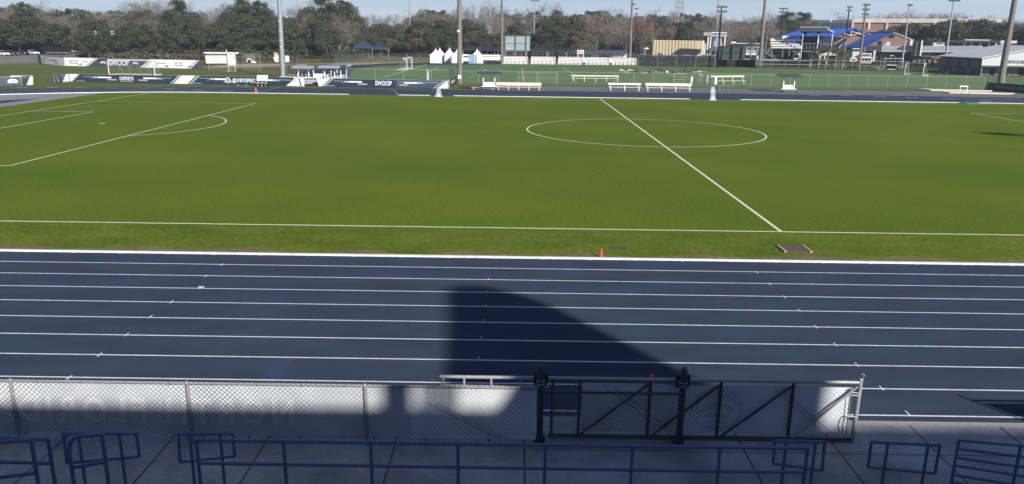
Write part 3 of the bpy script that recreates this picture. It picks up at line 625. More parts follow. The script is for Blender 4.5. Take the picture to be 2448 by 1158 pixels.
# ------------------------------------------------------------------ benches, shelters, barriers
def bench(label, p0, p1, h=.48, back=True, nl=4, m=M['white'], backh=.95, legm=None, group='long white team benches', plank=.28, mid=False):
    A, B = at(*p0), at(*p1); d = B-A; L = d.length; g = thing('bench', label, 'bench', A, math.atan2(d.y, d.x), group)
    part(g, 'seat', m, lambda b: b.box(0, L, -.15, .15, h-.05, h))
    if back:
        part(g, 'backrest', m, lambda b: b.box(0, L, .22, .27, backh-plank, backh))
        if mid: part(g, 'footboard', m, lambda b: b.box(0, L, -.45, -.15, .12, .17))
    for i in range(nl):
        x = .3+(L-.6)*i/(nl-1)
        part(g, 'leg', legm or m, lambda b: (b.box(x-.05, x+.05, -.12, .12, 0, h-.05), b.box(x-.07, x+.07, -.35, .35, 0, .06), b.box(x-.04, x+.04, .18, .22, .1, backh-.05) if back else None))
    return g
bench('low white bench in front of the badge banner', (566, 204), (596, 204.5), .55, False, 2)
bench('long white bench with solid back, right of the first roofed cart', (1186, 214.5), (1294, 216), .40, True, 5, M['cream'], .98, plank=.42)
bench('shorter white bench in the middle of the back straight', (1454, 216.5), (1532, 217.5), .50, True, 3, M['white'], 1.02, plank=.25)
bench('long cream bench with four legs, left of the two grey markers', (1543, 218), (1653, 219.5), .50, True, 4, M['offwhite'], 1.08, plank=.36)
bench('cream bench standing on the turf behind the fence', (1366, 194), (1480, 195), .50, True, 5, M['offwhite'], .95, plank=.18)
bench('low cream bench at the foot of the first roofed cart', (1128, 213), (1183, 215), .25, False, 3, M['cream'])
g = bench('cream slatted bench behind the fence, with a white bin at its left end', (1700, 202), (1780, 201), .55, True, 4, M['offwhite'], 1.35, plank=.22)
part(g, 'bin', M['bwhite'], lambda b: b.box(.2, .65, -.6, -.2, .0, 1.2))
g = bench('small grey table right of the two grey markers', (1713, 220.5), (1743, 220.5), .85, False, 2, M['polecon'], group='')
def shelter(label, p, w=2.6, h=2.0, rz=0, group='roofed bench carts', m=M['shade'], seatm=M['alu'], v=0):
    P = at(*p); g = thing('roofed_cart', label, 'roofed bench cart', P, rz, group)
    part(g, 'roof', m, lambda b: b.prism([(-.95, h-.05), (-.05, h+.12), (1.1, h+.22), (1.1, h+.28), (-.05, h+.19), (-.95, h+.02)], -w/2-.35, w/2+.35, 'x'))
    for sx in (-1, 1):
        part(g, 'post', M['white'], lambda b: (b.box(sx*w*.30-.06, sx*w*.30+.06, -.06, .06, .25, h-.2), b.prism([(-.7, h), (-.06, h-.45), (.06, h-.45), (.7, h+.1)], sx*w*.30-.04, sx*w*.30+.04, 'x')))
    part(g, 'seat', seatm, lambda b: b.box(-w*.42, w*.42, -.4, .05, .42, .48))
    part(g, 'backrest', seatm, lambda b: b.prism([(.0, .5), (.08, .5), (.22, 1.0), (.14, 1.0)], -w*.30, w*.30, 'x'))
    part(g, 'base_frame', M['polecon'], lambda b: (b.box(-w*.55, w*.55, -.5, -.42, .2, .28), b.box(-w*.55, w*.55, .3, .38, .2, .28)))
    for sx in (-1, 1): part(g, 'wheel', M['black'], lambda b: b.tube([(sx*w*.4-.04, -.46, .16), (sx*w*.4+.04, -.46, .16)], .16, 10))
    return g
shelter('dark roofed bench cart beside the long solid backed bench', (1169, 215), 2.6, 2.15, .12)
shelter('dark roofed bench cart standing alone right of the grey markers', (1884, 221), 2.5, 2.15, -.02)
M['cartroof'] = mat('cart_roof_pale', (.33, .36, .36), .5)
for k, (u, v, a, lab) in enumerate([(727, 201, .1, 'white posted roofed cart at the left of the crowded opening'), (762, 196, .3, 'dark roofed cart behind the white barrier stack in the opening'), (789, 200, .1, 'roofed cart with white Y posts just behind the navy word banner'), (804, 197, .05, 'roofed cart second in the parked row behind the navy word banner'), (818, 194, 0, 'roofed cart at the far end of the parked row, its roof edge bright')]):
    shelter(lab, (u, v), 2.4, 2.3, a, m=M['shade'] if k in (1, 3) else M['cartroof'], seatm=M['bgrey'])
def cradle(label, p, s=1, rz=0):
    g = thing('chair_rack', label, 'rack', at(*p), rz, 'white tube racks and barriers in the opening')
    for x in (-.8, 0, .8): part(g, 'hoop', M['white'], lambda b: b.tube([(x*s, -.5, 0), (x*s-.2, -.5, 1.5*s), (x*s+.1, .4, 1.6*s), (x*s+.25, .5, 0)], .05, 6))
    part(g, 'top_bar', M['white'], lambda b: b.tube([(-1*s, -.5, 1.5*s), (.75*s, -.5, 1.5*s)], .05, 6)); return g
cradle('white tube rack behind the white end of the word banner', (776, 205), 1.0); cradle('small white tube rack right of the steel pole base', (701, 197), .7, .2)
g = thing('starting_platform', 'white stepped platform heaped with gear in the fence opening', 'platform', at(748, 201), .1, None)
part(g, 'deck', M['white'], lambda b: (b.box(-1.3, 1.3, -.6, .6, .85, .95), b.prism([(-.6, .9), (.6, .9), (.6, 1.45), (.4, 1.45)], .1, 1.3, 'x')))
for i in range(6): part(g, 'rail', M['white'], lambda b: b.tube([(-1.4+i*.55, -.5, 0), (-1.4+i*.55, -.5, 1.5)], .035, 6))
g = thing('equipment_trolley', 'dark low trolley with grey covers in the fence opening', 'trolley', at(745, 205.5), .15)
part(g, 'grey_cover', M['bgrey'], lambda b: (b.box(-.9, .7, -.5, .5, .55, .85), b.box(-1.0, .2, -.7, -.2, .3, .5)))
part(g, 'frame', M['black'], lambda b: b.box(-1.1, 1.0, -.45, .45, .22, .40))
for x in (-.8, -.1, .7): part(g, 'wheel', M['black'], lambda b: b.tube([(x-.04, -.5, .16), (x+.04, -.5, .16)], .16, 10))
g = thing('long_white_table', 'low white table top running from the steel pole base', 'table', at(690, 203), .0)
part(g, 'table_top', M['white'], lambda b: b.box(-1.2, 2.3, -.3, .3, 1.05, 1.12))
for x in (-1, 2.1): part(g, 'leg', M['white'], lambda b: b.box(x-.04, x+.04, -.2, .2, 0, 1.05))
g = thing('steeple_barrier', 'folded grey steel bench trolley leaning on the badge banner', 'trolley', at(627, 206), .0)
part(g, 'white_panel', M['white'], lambda b: b.prism([(0, .7), (.1, .7), (.5, 1.45), (.4, 1.45)], -.75, .75, 'x'))
for x in (-.55, 0, .55): part(g, 'frame_bar', M['bgrey'], lambda b: b.prism([(-.35, 0), (-.25, 0), (.5, 1.4), (.4, 1.4)], x-.06, x+.06, 'x'))
part(g, 'seat', M['bgrey'], lambda b: b.box(-.8, .8, -.45, 0, .38, .48))
part(g, 'foot', M['black'], lambda b: (b.box(-.85, -.65, -.6, .3, 0, .12), b.box(.65, .85, -.6, .3, 0, .12)))
for k, (u, v, lab) in enumerate([(1049, 231.5, 'grey tapered lane marker on the far kerb, below the weathered pole'), (1703, 239.5, 'nearer of the two grey tapered markers, standing at the kerb gap'), (1703, 220.5, 'farther of the two grey tapered markers, on the runway edge')]):
    g = thing('track_marker', lab, 'marker', at(u, v), 0, 'grey tapered markers'); hh = (.95, .95, .72)[k]
    part(g, 'shell', M['bgrey'], lambda b: b.add([(-.33, -.2, .05), (.33, -.2, .05), (.33, .2, .05), (-.33, .2, .05), (-.22, -.12, hh), (.22, -.12, hh), (.22, .12, hh), (-.22, .12, hh)], [(0, 1, 5, 4), (1, 2, 6, 5), (2, 3, 7, 6), (3, 0, 4, 7), (4, 5, 6, 7)]))
    part(g, 'foot', M['white'], lambda b: b.box(-.45, .45, -.28, .28, 0, .05))
    part(g, 'number_plate', M['bwhite'], lambda b: b.box(-.12, .12, -.205, -.20, .12, .35))
# pale mats and a hurdle at the right
def mats(label, pts, z, m=M['cream']):
    Q = [at(*p) for p in pts]; c = sum(Q, Vector())/len(Q); g = MB(); k = len(Q)
    g.add([(p.x-c.x, p.y-c.y, 0) for p in Q]+[(p.x-c.x, p.y-c.y, z) for p in Q], [tuple(range(k, 2*k))]+[(i, (i+1) % k, (i+1) % k+k, i+k) for i in range(k)])
    o = g.build('landing_mat', m, label=label, cat='mat', group='pale ground mats by the right end of the runway'); o.location = c
mats('pale ground mat nearest the track at the right', [(2250, 220), (2425, 224.5), (2415, 226), (2270, 223.5)], .12); mats('pale ground mat behind, reaching left to a point', [(2192, 213.5), (2375, 218), (2365, 220), (2225, 217.5)], .12)
g = thing('hurdle', 'lone white hurdle in front of the pale mats', 'hurdle', at(2302, 223.5), 0)
part(g, 'bar', M['white'], lambda b: b.box(-.62, .62, -.02, .02, .92, 1.07))
for x in (-.5, .5): part(g, 'upright', M['white'], lambda b: (b.box(x-.03, x+.03, -.03, .03, .05, .92),))
for x in (-.5, .5): part(g, 'foot', M['black'], lambda b: b.box(x-.03, x+.03, -.75, .1, 0, .06))
# ------------------------------------------------------------------ goals
M['net'] = mat('goal_net', (.26, .28, .27), .8, trans=.90)
M['netdark'] = mat('goal_net_dark', (.26, .28, .27), .8, trans=.76)
def goal(label, p0, p1, depth, h=2.44, netm=None, m=M['white'], r=.07, name='soccer_goal', top=.9):
    """p0,p1 = feet of the two posts (pixels); depth = vector away from the mouth"""
    A, B = at(*p0), at(*p1); g = thing(name, label, 'goal', A, 0, 'portable goals'); B = B-A; A = Vector(); dv = Vector(depth); Z = Vector((0, 0, h))
    part(g, 'crossbar', m, lambda b: b.tube([A+Z, B+Z], r, 8))
    for Q in (A, B):
        part(g, 'post', m, lambda b: b.tube([Q, Q+Z], r, 8)); part(g, 'top_stay', m, lambda b: b.tube([Q+Z, Q+Z+dv.normalized()*top], r*.7, 6)); part(g, 'ground_bar', m, lambda b: b.tube([Q+Vector((0, 0, .06)), Q+dv+Vector((0, 0, .06))], r*.9, 6))
        part(g, 'brace', m, lambda b: b.tube([Q+Z*.72, Q+Z+dv.normalized()*top], r*.6, 6))
    t = dv.normalized()*top
    part(g, 'back_bar', m, lambda b: b.tube([A+dv+Vector((0, 0, .06)), B+dv+Vector((0, 0, .06))], r*.7, 6))
    n = 10
    for nm, k0, k1, mm in (('net', 0, 1, netm or M['net']),):
        b = MB()
        for i in range(n):
            a0, a1 = i/n, (i+1)/n; mm_ = i % 2
            p = lambda a, s: (A+t+Z if s == 0 else A+dv*(.75)+Z*.35 if s == 1 else A+dv)+(B-A)*a
            for s in (0, 1): b.quad(p(a0, s), p(a1, s), p(a1, s+1), p(a0, s+1), mm_)
            b.quad(A+Z+(B-A)*a0, A+Z+(B-A)*a1, A+Z+t+(B-A)*a1, A+Z+t+(B-A)*a0, mm_)
        for Q in (A, B): b.add([Q, Q+Z, Q+Z+t, Q+dv*.75+Z*.35, Q+dv], [(0, 1, 2, 3, 4)], 0)
        b.build('net', [M['net'], M['netdark']], g)
    return g
goal('wide practice goal on the side lawn before the rear banner wall', (261, 179.5), (370, 180.5), (.3, 1.9, 0), 2.44)
goal('goal seen from its side on the turf, left of the white tents', (973, 168), (985, 164.5), (-2.2, .2, 0), 2.44, netm=M['netdark'])
goal('netted goal at the right end of the turf, before the dark building', (2162, 178.5), (2206, 181.5), (2.0, 1.4, 0), 2.6)
goal('small bare yellow goal frame on the side lawn before the shed', (547, 171.5), (563, 171.5), (-.8, .6, 0), 1.1, m=M['offwhite'], r=.04, top=.2)
g = thing('feather_flags', 'pair of furled blue and white flags by the word banner', 'flag', at(1020, 197), 0)
for x in (-.15, .22): part(g, 'cloth', M['navylight'] if x < 0 else M['bwhite'], lambda b: b.prism([(x-.1, .3), (x+.12, .25), (x+.16, 1.5), (x-.04, 2.0)], -.03, .03, 'y'))
part(g, 'pole', M['white'], lambda b: b.tube([(0, 0, 0), (0, 0, 2.1)], .03, 6))

# ------------------------------------------------------------------ poles and masts
def lamps(g, b_z, rows, n, w, m=M['paint_grey'], y=0):
    for r_ in range(rows):
        z = b_z-r_*1.15
        part(g, 'crossarm', M['black'], lambda b: b.box(-w/2, w/2, y-.08, y+.08, z-.08, z+.08))
        for i in range(n):
            x = -w/2+w*(i+.5)/n
            part(g, 'lamp', M['lampshell'], lambda b: b.prism([(-.35, -.28), (.30, -.10), (.35, .25), (-.20, .22)], x-.28, x+.28, 'x').__class__ and b.v.__setitem__(slice(None), [(p[0], p[1]+y, p[2]+z+.15) for p in b.v]))
M['lampshell'] = mat('floodlight_shell', (.07, .075, .085), .8, metal=0)
PG = 'tall light poles round the fields'
def pole(label, foot, utop, vtop, r0, r1, m, extra=0, name='light_pole', D=None, segs=10):
    P = at(*foot) if D is None else at_dist(foot[0], D); P.z = 0
    z = hgt(P, vtop)
    T = Vector((P.x, P.y, z)); k = (utop-uof(T))*((np.array(T)-CP)@CF)/FPX     # real lean, if any
    k = max(-.01*z, min(.01*z, k)); g = thing(name, label, 'light pole', P, 0, PG)
    part(g, 'shaft', m, lambda b: b.tube([(0, 0, -.05), (k*(1+extra/z), 0, z+extra)], r0, segs, r2=r1))
    return g, z, k
g, z, k = pole('thick smooth grey steel pole rising left of the fence opening', (677, 187.5), 668, 0, .40, .29, M['paint_grey'], 8, segs=16)
for x in (-.85, .85): part(g, 'control_box', M['white'], lambda b: b.box(x-.28, x+.28, -.2, .2, 2.6, 3.6))
for zz in (4.9, 5.9, 7.4, 8.9): part(g, 'step_clamp', M['white'], lambda b: b.box(-.05, .12, -.42, -.36, zz, zz+.15))
part(g, 'base_collar', M['paint_grey'], lambda b: b.tube([(0, 0, 0), (0, 0, .3)], .55, 16))
g, z, k = pole('weathered concrete pole at the corner of the banner wing', (1099, 200), 1098, 0, .40, .25, M['polecon'], 8, segs=12)
part(g, 'meter_box', M['bwhite'], lambda b: b.box(-.25, .25, -.55, -.38, .7, 1.3))
part(g, 'sensor', M['white'], lambda b: b.box(-.3, .05, -.35, -.2, z*.62, z*.62+.3))
g, z, k = pole('slimmer concrete pole left of the grey scoreboard back', (1200, 154), 1200, 0, .42, .26, M['polecon'], 6, segs=12)
g, z, k = pole('leaning looking brown concrete pole right of the dark green scoreboard', (1816, 162.5), 1827, 0, .52, .30, M['polecon'], 6, segs=12)
g, z, k = pole('stout concrete pole rising over the softball building', (2392, 201), 2426, 0, .60, .36, M['polecon'], 6, segs=14)
g, z, k = pole('thin pale pole rising from the woods above the lone goal', (982, 0), 982, 0, .28, .2, M['paint_grey'], 6, D=330)
g, z, k = pole('thin pale pole above the gap between the two concrete poles', (1171, 0), 1172, 0, .32, .22, M['paint_grey'], 6, D=300)
g, z, k = pole('thin pale pole with a small crossarm above the trees right of the scoreboard back', (1275, 0), 1275, 3, .30, .2, M['paint_grey'], .3, D=300); lamps(g, z, 1, 4, 3.4)
g, z, k = pole('concrete lamp pole with stacked lamps behind the bleacher end', (1503, 135), 1508, 3, .42, .22, M['polecon'], 3, D=235)
for i, (dz, wd) in enumerate(((0, 2.2), (1.2, .9), (2.6, .9), (3.4, .9))):
    x = 0 if i == 0 else .9; part(g, 'crossarm', M['paint_grey'], lambda b: b.box(k+x-wd/2, k+x+wd/2, -.1, .1, z-1.0-dz-.08, z-1.0-dz+.08))
    part(g, 'lamp', M['lampshell'], lambda b: b.box(k+x+.1, k+x+.9, -.45, .3, z-1.0-dz, z-.7-dz))
g, z, k = pole('thin steel pole behind the press box with the white sign', (1704, 0), 1709, 0, .30, .2, M['paint_grey'], 5, D=300)
g, z, k = pole('dark pole with two rows of lamps in front of the press box', (1712, 150), 1717, 18, .26, .16, M['black'], 0, D=215); lamps(g, z, 2, 5, 2.6)
g, z, k = pole('dark pole with two rows of lamps above the left end of the blue roof', (1856, 0), 1859, 22, .26, .16, M['black'], 0, D=300); lamps(g, z, 2, 5, 3.0)
g, z, k = pole('dark pole with stacked lamps above the covered grandstand', (2010, 0), 2017, 18, .26, .18, M['black'], 0, D=280); lamps(g, z, 2, 3, 1.6)
g, z, k = pole('brown pole with three rows of lamps rising from the white huts', (2049, 148), 2063, 13, .36, .22, M['polecon'], 0, D=222); lamps(g, z, 3, 3, 1.5)
g, z, k = pole('slim pale pole with one lamp cluster over the metal roof', (2150, 0), 2163, 14, .24, .15, M['bgrey'], 0, D=240); lamps(g, z, 1, 2, 1.2)
g, z, k = pole('slim pale pole with a lamp bar over the slate garage wall', (2252, 0), 2271, 3, .25, .16, M['bgrey'], 0, D=230); lamps(g, z, 1, 4, 2.8)
# lattice mast
F = Fr(1613, D=330); z = F.z(1613, -30); g = F.thing('lattice_mast', 'grey lattice mast standing behind the tan wall', 'mast')
w0, w1 = 2.1, 1.3; Q = [(-1, -1), (1, -1), (1, 1), (-1, 1)]
for sx, sy in Q: part(g, 'leg', M['paint_grey'], lambda b: b.tube([(sx*w0, sy*w0, 0), (sx*w1, sy*w1, z)], .17, 6))
n = 14
for side in range(4):
    b = MB(); a, c = Q[side], Q[(side+1) % 4]
    for i in range(n):
        z0, z1 = z*i/n, z*(i+1)/n; r0 = w0+(w1-w0)*i/n; r1 = w0+(w1-w0)*(i+1)/n
        b.tube([(a[0]*r0, a[1]*r0, z0), (c[0]*r1, c[1]*r1, z1)], .07, 4); b.tube([(c[0]*r0, c[1]*r0, z0), (a[0]*r1, a[1]*r1, z1)], .07, 4); b.tube([(a[0]*r1, a[1]*r1, z1), (c[0]*r1, c[1]*r1, z1)], .07, 4)
    b.build('bracing', M['paint_grey'], g)
part(g, 'cable_ladder', M['bgrey'], lambda b: b.box(-.35, .05, -2.1, -1.9, 0, z))

# ------------------------------------------------------------------ tents, canopies
def tent(label, u, v, wpx, vt, group='white peaked tents beside the turf'):
    F = Fr(u, v=v); w = wpx/2*F.D/FPX; hp = F.z(u, vt); hw = hp*.56; g = F.thing('peaked_tent', label, 'tent', group)
    b = MB(); prof = [(1.04, hw-.12), (1.04, hw), (.80, hw+(hp-hw)*.13), (.55, hw+(hp-hw)*.33), (.30, hw+(hp-hw)*.58), (.10, hw+(hp-hw)*.86), (.02, hp)]
    vs = [(sx*w*r, sy*w*r, z) for r, z in prof for sx, sy in ((-1, -1), (1, -1), (1, 1), (-1, 1))]
    b.add(vs, [(i*4+j, i*4+(j+1) % 4, (i+1)*4+(j+1) % 4, (i+1)*4+j) for i in range(len(prof)-1) for j in range(4)]); b.build('roof', M['tent'], g)
    n = 8; b = MB()
    cs = [(-1, -1), (1, -1), (1, 1), (-1, 1)]; ring = []
    for j in range(4):
        a, c = cs[j], cs[(j+1) % 4]
        for i in range(n): t = i/n; ring.append(((a[0]+(c[0]-a[0])*t)*w, (a[1]+(c[1]-a[1])*t)*w+.04*math.sin(i*2.6), 0))
    k = len(ring); b.add([(x, y, .02) for x, y, _ in ring]+[(x*.99, y*.99, hw-.05) for x, y, _ in ring], [(i, (i+1) % k, (i+1) % k+k, i+k) for i in range(k)], 0, True); b.build('side_curtain', M['tent'], g)
    part(g, 'finial', M['white'], lambda b: b.tube([(0, 0, hp-.1), (0, 0, hp+.35)], .04, 5)); return g
M['tent'] = mat('tent_vinyl', (.80, .80, .80), .6, var=.04)
tent('leftmost white peaked tent, nearer of the left pair', 1042, 151, 28, 117)
tent('white peaked tent half hidden behind the leftmost one', 1052, 148.5, 26, 115.5)
tent('white peaked tent in the middle of the row', 1075, 149.5, 24, 115)
tent('white peaked tent partly hidden by the weathered pole', 1093, 151, 27, 119)
tent('white peaked tent apart from the others, with the blue striped board', 1141, 151.5, 27, 118)
g = thing('striped_board', 'blue and white striped board leaning on the lone white tent', 'board', at(1130, 152.5), .05)
for i in range(6): part(g, 'stripe', mat('board_blue', (.16, .24, .42), .6) if i == 0 else (bpy.data.materials['board_blue'] if i in (2, 3, 5) else M['bgrey']), lambda b: b.box(-1.15+i*.385, -1.15+(i+1)*.385-.03, 0, .05, 0, 2.35))
def canopy(label, u, D, wpx, vt, ve, m, group=None):
    F = Fr(u, D=D); s = F.D/FPX; w = wpx/2*s; hp, he = F.z(u, vt), F.z(u, ve); g = F.thing('canopy', label, 'canopy', group)
    part(g, 'roof', m, lambda b: b.add([(-w, -w*.7, he), (w, -w*.7, he), (w, w*.7, he), (-w, w*.7, he), (0, 0, hp), (-w, -w*.7, he-.4), (w, -w*.7, he-.4)], [(0, 1, 4), (1, 2, 4), (2, 3, 4), (3, 0, 4), (0, 5, 6, 1)]))
    for sx in (-1, 1):
        for sy in (-1, 1): part(g, 'post', M['bgrey'], lambda b: b.tube([(sx*w*.95, sy*w*.65, 0), (sx*w*.95, sy*w*.65, he)], .07, 5))
M['canopyblue'] = mat('canopy_blue', (.016, .038, .075), .7)  # tree shade is put into this darkened blue
M['canopydark'] = mat('canopy_dark', (.013, .018, .034), .6)
canopy('blue pointed canopy under the trees, left of the two', 871, 250, 42, 98, 113, M['canopyblue'], 'blue canopies under the oaks')
canopy('broad blue canopy under the trees, right of the two', 908, 252, 46, 106, 115, M['canopyblue'], 'blue canopies under the oaks')
for i, (u, wp) in enumerate(((1088, 40), (1126, 44), (1168, 46), (1196, 30), (1282, 50), (1330, 46), (1366, 34))):
    canopy(['dark canopy behind the row of peaked tents', 'dark canopy between the weathered pole and the lone tent', 'dark canopy above the lone white tent', 'dark canopy beside the slim concrete pole', 'dark canopy behind the first bleachers right of the scoreboard back', 'dark canopy behind the third bleacher', 'dark canopy left of the red sign'][i], u, 262, wp, 107+i*.8, 116+i*.8, M['canopydark'], 'dark canopies below the oaks')
# ------------------------------------------------------------------ bleachers
def bleacher(label, u0, u1, v, vb, group='aluminium bleachers beside the turf'):
    F = Fr((u0+u1)/2, v=v); w = (F.x(u1)-F.x(u0))/2*.97; g = F.thing('bleacher', label, 'bleacher', group); top = F.z((u0+u1)/2, vb)
    n = 5; h = top*.60; zs = [.35+(h-.35)*i/(n-1) for i in range(n)]
    for i in range(n):
        part(g, 'seat_plank', M['alu'], lambda b: b.box(-w, w, i*.62, i*.62+.27, zs[i], zs[i]+.06))
        part(g, 'riser', M['alu'], lambda b: b.box(-w, w, i*.62+.30, i*.62+.33, zs[i]-.34, zs[i]-.03))
    for i in range(7):
        x = -w+2*w*i/6; part(g, 'support', M['alu'], lambda b: b.prism([(0, 0), (n*.62, 0), (n*.62, h-.1), (0, .3)], x-.03, x+.03, 'x'))
    yb = n*.62+.1
    part(g, 'guard_rail', M['galv'], lambda b: (b.tube([(-w, yb, top), (w, yb, top)], .035, 5), b.tube([(-w, yb, (top+h)/2), (w, yb, (top+h)/2)], .03, 5), [b.tube([(-w+2*w*i/8, yb, 0), (-w+2*w*i/8, yb, top)], .03, 5) for i in range(9)]))
    for s in (-1, 1): part(g, 'end_rail', M['galv'], lambda b: (b.tube([(s*w, .4, 1.25), (s*w, yb, top)], .035, 5), b.tube([(s*w, .4, .85), (s*w, yb, top-.45)], .03, 5), [b.tube([(s*w, .4+k*.7, 0), (s*w, .4+k*.7, 1.25+(top-1.25)*k*.7/(yb-.4))], .03, 5) for k in range(5)]))
    return g
for i, (u0, u1, v, vb) in enumerate([(1203, 1263, 153.5, 124.5), (1268, 1329, 154, 125.5), (1333, 1394, 154.5, 126), (1398, 1458, 155.5, 127), (1462, 1522, 156, 128)]):
    bleacher(['bleacher under the grey scoreboard back', 'second bleacher from the slim concrete pole', 'middle bleacher, left of the red and white sign', 'bleacher right of the red and white sign', 'rightmost bleacher, with a white panel on its back'][i], u0, u1, v, vb)
F = Fr(1172, D=235); g = F.thing('white_barrier', 'long low white barrier between the lone tent and the slim pole', 'barrier')
part(g, 'panel', M['alu'], lambda b: (F.bx(b, 1104, 1200, 131, 135), F.bx(b, 1150, 1200, 137, 144), F.bx(b, 1104, 1128, 138, 147)))
part(g, 'post', M['bgrey'], lambda b: [F.bx(b, u, u+1.2, 131, 150, .2, .4) for u in range(1105, 1200, 14)])
F = Fr(1412, D=228); g = F.thing('long_shed', 'long low white shed with dark roof behind the bleachers', 'shed')
part(g, 'roof', M['navylight'], lambda b: b.prism([(-2, F.z(1430, 126)), (-1.9, F.z(1430, 127.5)), (5, F.z(1430, 121.5)), (5, F.z(1430, 120))], F.x(1372), F.x(1498), 'x'))
part(g, 'wall', M['bwhite'], lambda b: F.bx(b, 1380, 1495, 127, 150, 0, 4)); [part(g, 'opening', M['darkglass'], lambda b: F.bx(b, a_, c_, 130, 150, -.05, 0)) for a_, c_ in ((1400, 1412), (1432, 1455))]
F = Fr(1387, D=224); g = F.thing('notice_sign', 'small red and white sign above the middle bleachers', 'sign')
part(g, 'board', M['bwhite'], lambda b: F.bx(b, 1379, 1395, 120, 129, 0, .1)); part(g, 'red_print', mat('sign_red', (.55, .14, .10), .6), lambda b: (F.bx(b, 1382, 1392, 121.5, 123.2, -.03, 0), F.bx(b, 1381, 1393, 124.6, 126.6, -.03, 0)))
part(g, 'post', M['white'], lambda b: F.bx(b, 1380, 1381.5, 129, 150, .1, .2)); part(g, 'post', M['white'], lambda b: F.bx(b, 1393, 1394.5, 129, 150, .1, .2))
F = Fr(1490, D=224); g = F.thing('windbreak_panel', 'white windbreak panel on the back of the rightmost bleacher', 'panel'); part(g, 'sheet', M['bwhite'], lambda b: F.bx(b, 1462, 1497, 127.5, 137, 3.6, 3.7)); part(g, 'post', M['galv'], lambda b: F.bx(b, 1479, 1480, 127, 155, 3.7, 3.8))
# ------------------------------------------------------------------ scoreboards seen from behind
def board(label, u0, u1, v0, v1, vg, m, ribs, frame, group='scoreboards seen from behind'):
    F = Fr((u0+u1)/2, v=vg); g = F.thing('scoreboard', label, 'scoreboard', group)
    part(g, 'back_panel', m, lambda b: F.bx(b, u0, u1, v0, v1, .3, 1.0)); vm = (v0+v1)/2
    for u in ribs: part(g, 'steel_post', frame, lambda b: b.box(F.x(u-1.3), F.x(u+1.3), -.05, .28, 0, F.z(u, v0)))
    for v in (v0+.5, vm, v1-.8): part(g, 'seam', frame, lambda b: F.bx(b, u0+1, u1-1, v-.5, v+.5, .18, .29))
    return F, g
board('grey ribbed back of a scoreboard above the first bleacher', 1205, 1266, 86, 122, 152, M['galvpanel'] if 'galvpanel' in M else mat('scoreboard_grey_back', (.26, .30, .32), .6, var=.2, scale=1.2), (1207, 1232, 1257), mat('scoreboard_rib', (.12, .13, .14), .6))
F, g = board('dark green back of a scoreboard left of the brown concrete pole', 1715, 1779, 111, 141, 161, mat('scoreboard_green_back', (.045, .065, .068), .6, var=.15, scale=1.5), (1723, 1746, 1770), M['black'])
part(g, 'side_wing', bpy.data.materials['scoreboard_green_back'], lambda b: F.bx(b, 1713, 1724, 113, 140, .1, .2)); part(g, 'side_wing', bpy.data.materials['scoreboard_green_back'], lambda b: F.bx(b, 1769, 1780, 112, 140, .1, .2))
part(g, 'lamp_box', M['bwhite'], lambda b: (F.bx(b, 1743, 1755, 100, 104, .3, .8),)); part(g, 'lower_beam', M['bgrey'], lambda b: F.bx(b, 1712, 1790, 140.5, 142.5, .3, .5))
# ------------------------------------------------------------------ buildings on the right
M['brick'] = mat('pink_brick', (.30, .175, .135), .85, var=.12, scale=1.5)
M['brickdk'] = mat('old_brick', (.24, .15, .125), .85, var=.12, scale=1.5)
M['blueroof'] = mat('blue_metal_roof', (.030, .115, .50), .45, var=.10, scale=.4, stretch=(1, 4, 1), spec=.3)
M['parapet'] = mat('cream_parapet', (.56, .52, .46), .7, var=.2, scale=.25, stretch=(1, 1, .2))
M['slate'] = mat('slate_wall', (.055, .068, .080), .6, var=.12, scale=1)
M['slatepanel'] = mat('slate_panel', (.095, .12, .15), .5, var=.1, scale=1)
M['greywall'] = mat('grey_wall', (.20, .20, .20), .7, var=.15, scale=.6)
M['seamroof'] = mat('pale_seam_roof', (.56, .57, .57), .5, var=.05)
M['seam'] = mat('roof_seam', (.22, .23, .23), .5)
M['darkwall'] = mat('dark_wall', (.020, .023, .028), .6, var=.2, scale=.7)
M['tan'] = mat('weathered_tan_panel', (.47, .36, .215), .7, var=.22, scale=.7, stretch=(3, 3, .25), col2=(.52, .46, .33), scale2=.2)
M['tanrib'] = mat('tan_rib', (.09, .065, .045), .7)
# arena far behind
F = Fr(2100, D=430); g = F.thing('arena', 'large brick and cream arena rising far behind the blue roof', 'building')
part(g, 'glass_wing', M['darkglass'], lambda b: F.bx(b, 1927, 2027, 52, 110, 0, 30))
part(g, 'glass_parapet', M['slatepanel'], lambda b: F.bx(b, 1925, 2027, 48, 56, -.4, 30))
part(g, 'brick_wall', M['brickdk'], lambda b: F.bx(b, 2027.5, 2380, 55, 110, 0, 60))
part(g, 'parapet', M['parapet'], lambda b: F.bx(b, 2027, 2381, 45, 55, -.6, 60))
for u in (2027, 2066, 2108, 2160, 2220, 2290, 2376): part(g, 'pier', M['parapet'], lambda b: F.bx(b, u, u+5, 54, 73 if u < 2100 else 100, -.55, -.02))
part(g, 'ledge', M['brick'], lambda b: F.bx(b, 2060, 2112, 71, 77, -3, -.05))
for i in range(9): part(g, 'window', M['navylight'], lambda b: F.bx(b, 1931+i*10.6, 1938+i*10.6, 57, 66, -.1, 0))
part(g, 'white_fin', M['white'], lambda b: b.add([F.pt(1975, 48, -.6), F.pt(1981, 48, -.6), F.pt(1976, 54, -.6)], [(0, 1, 2)]))
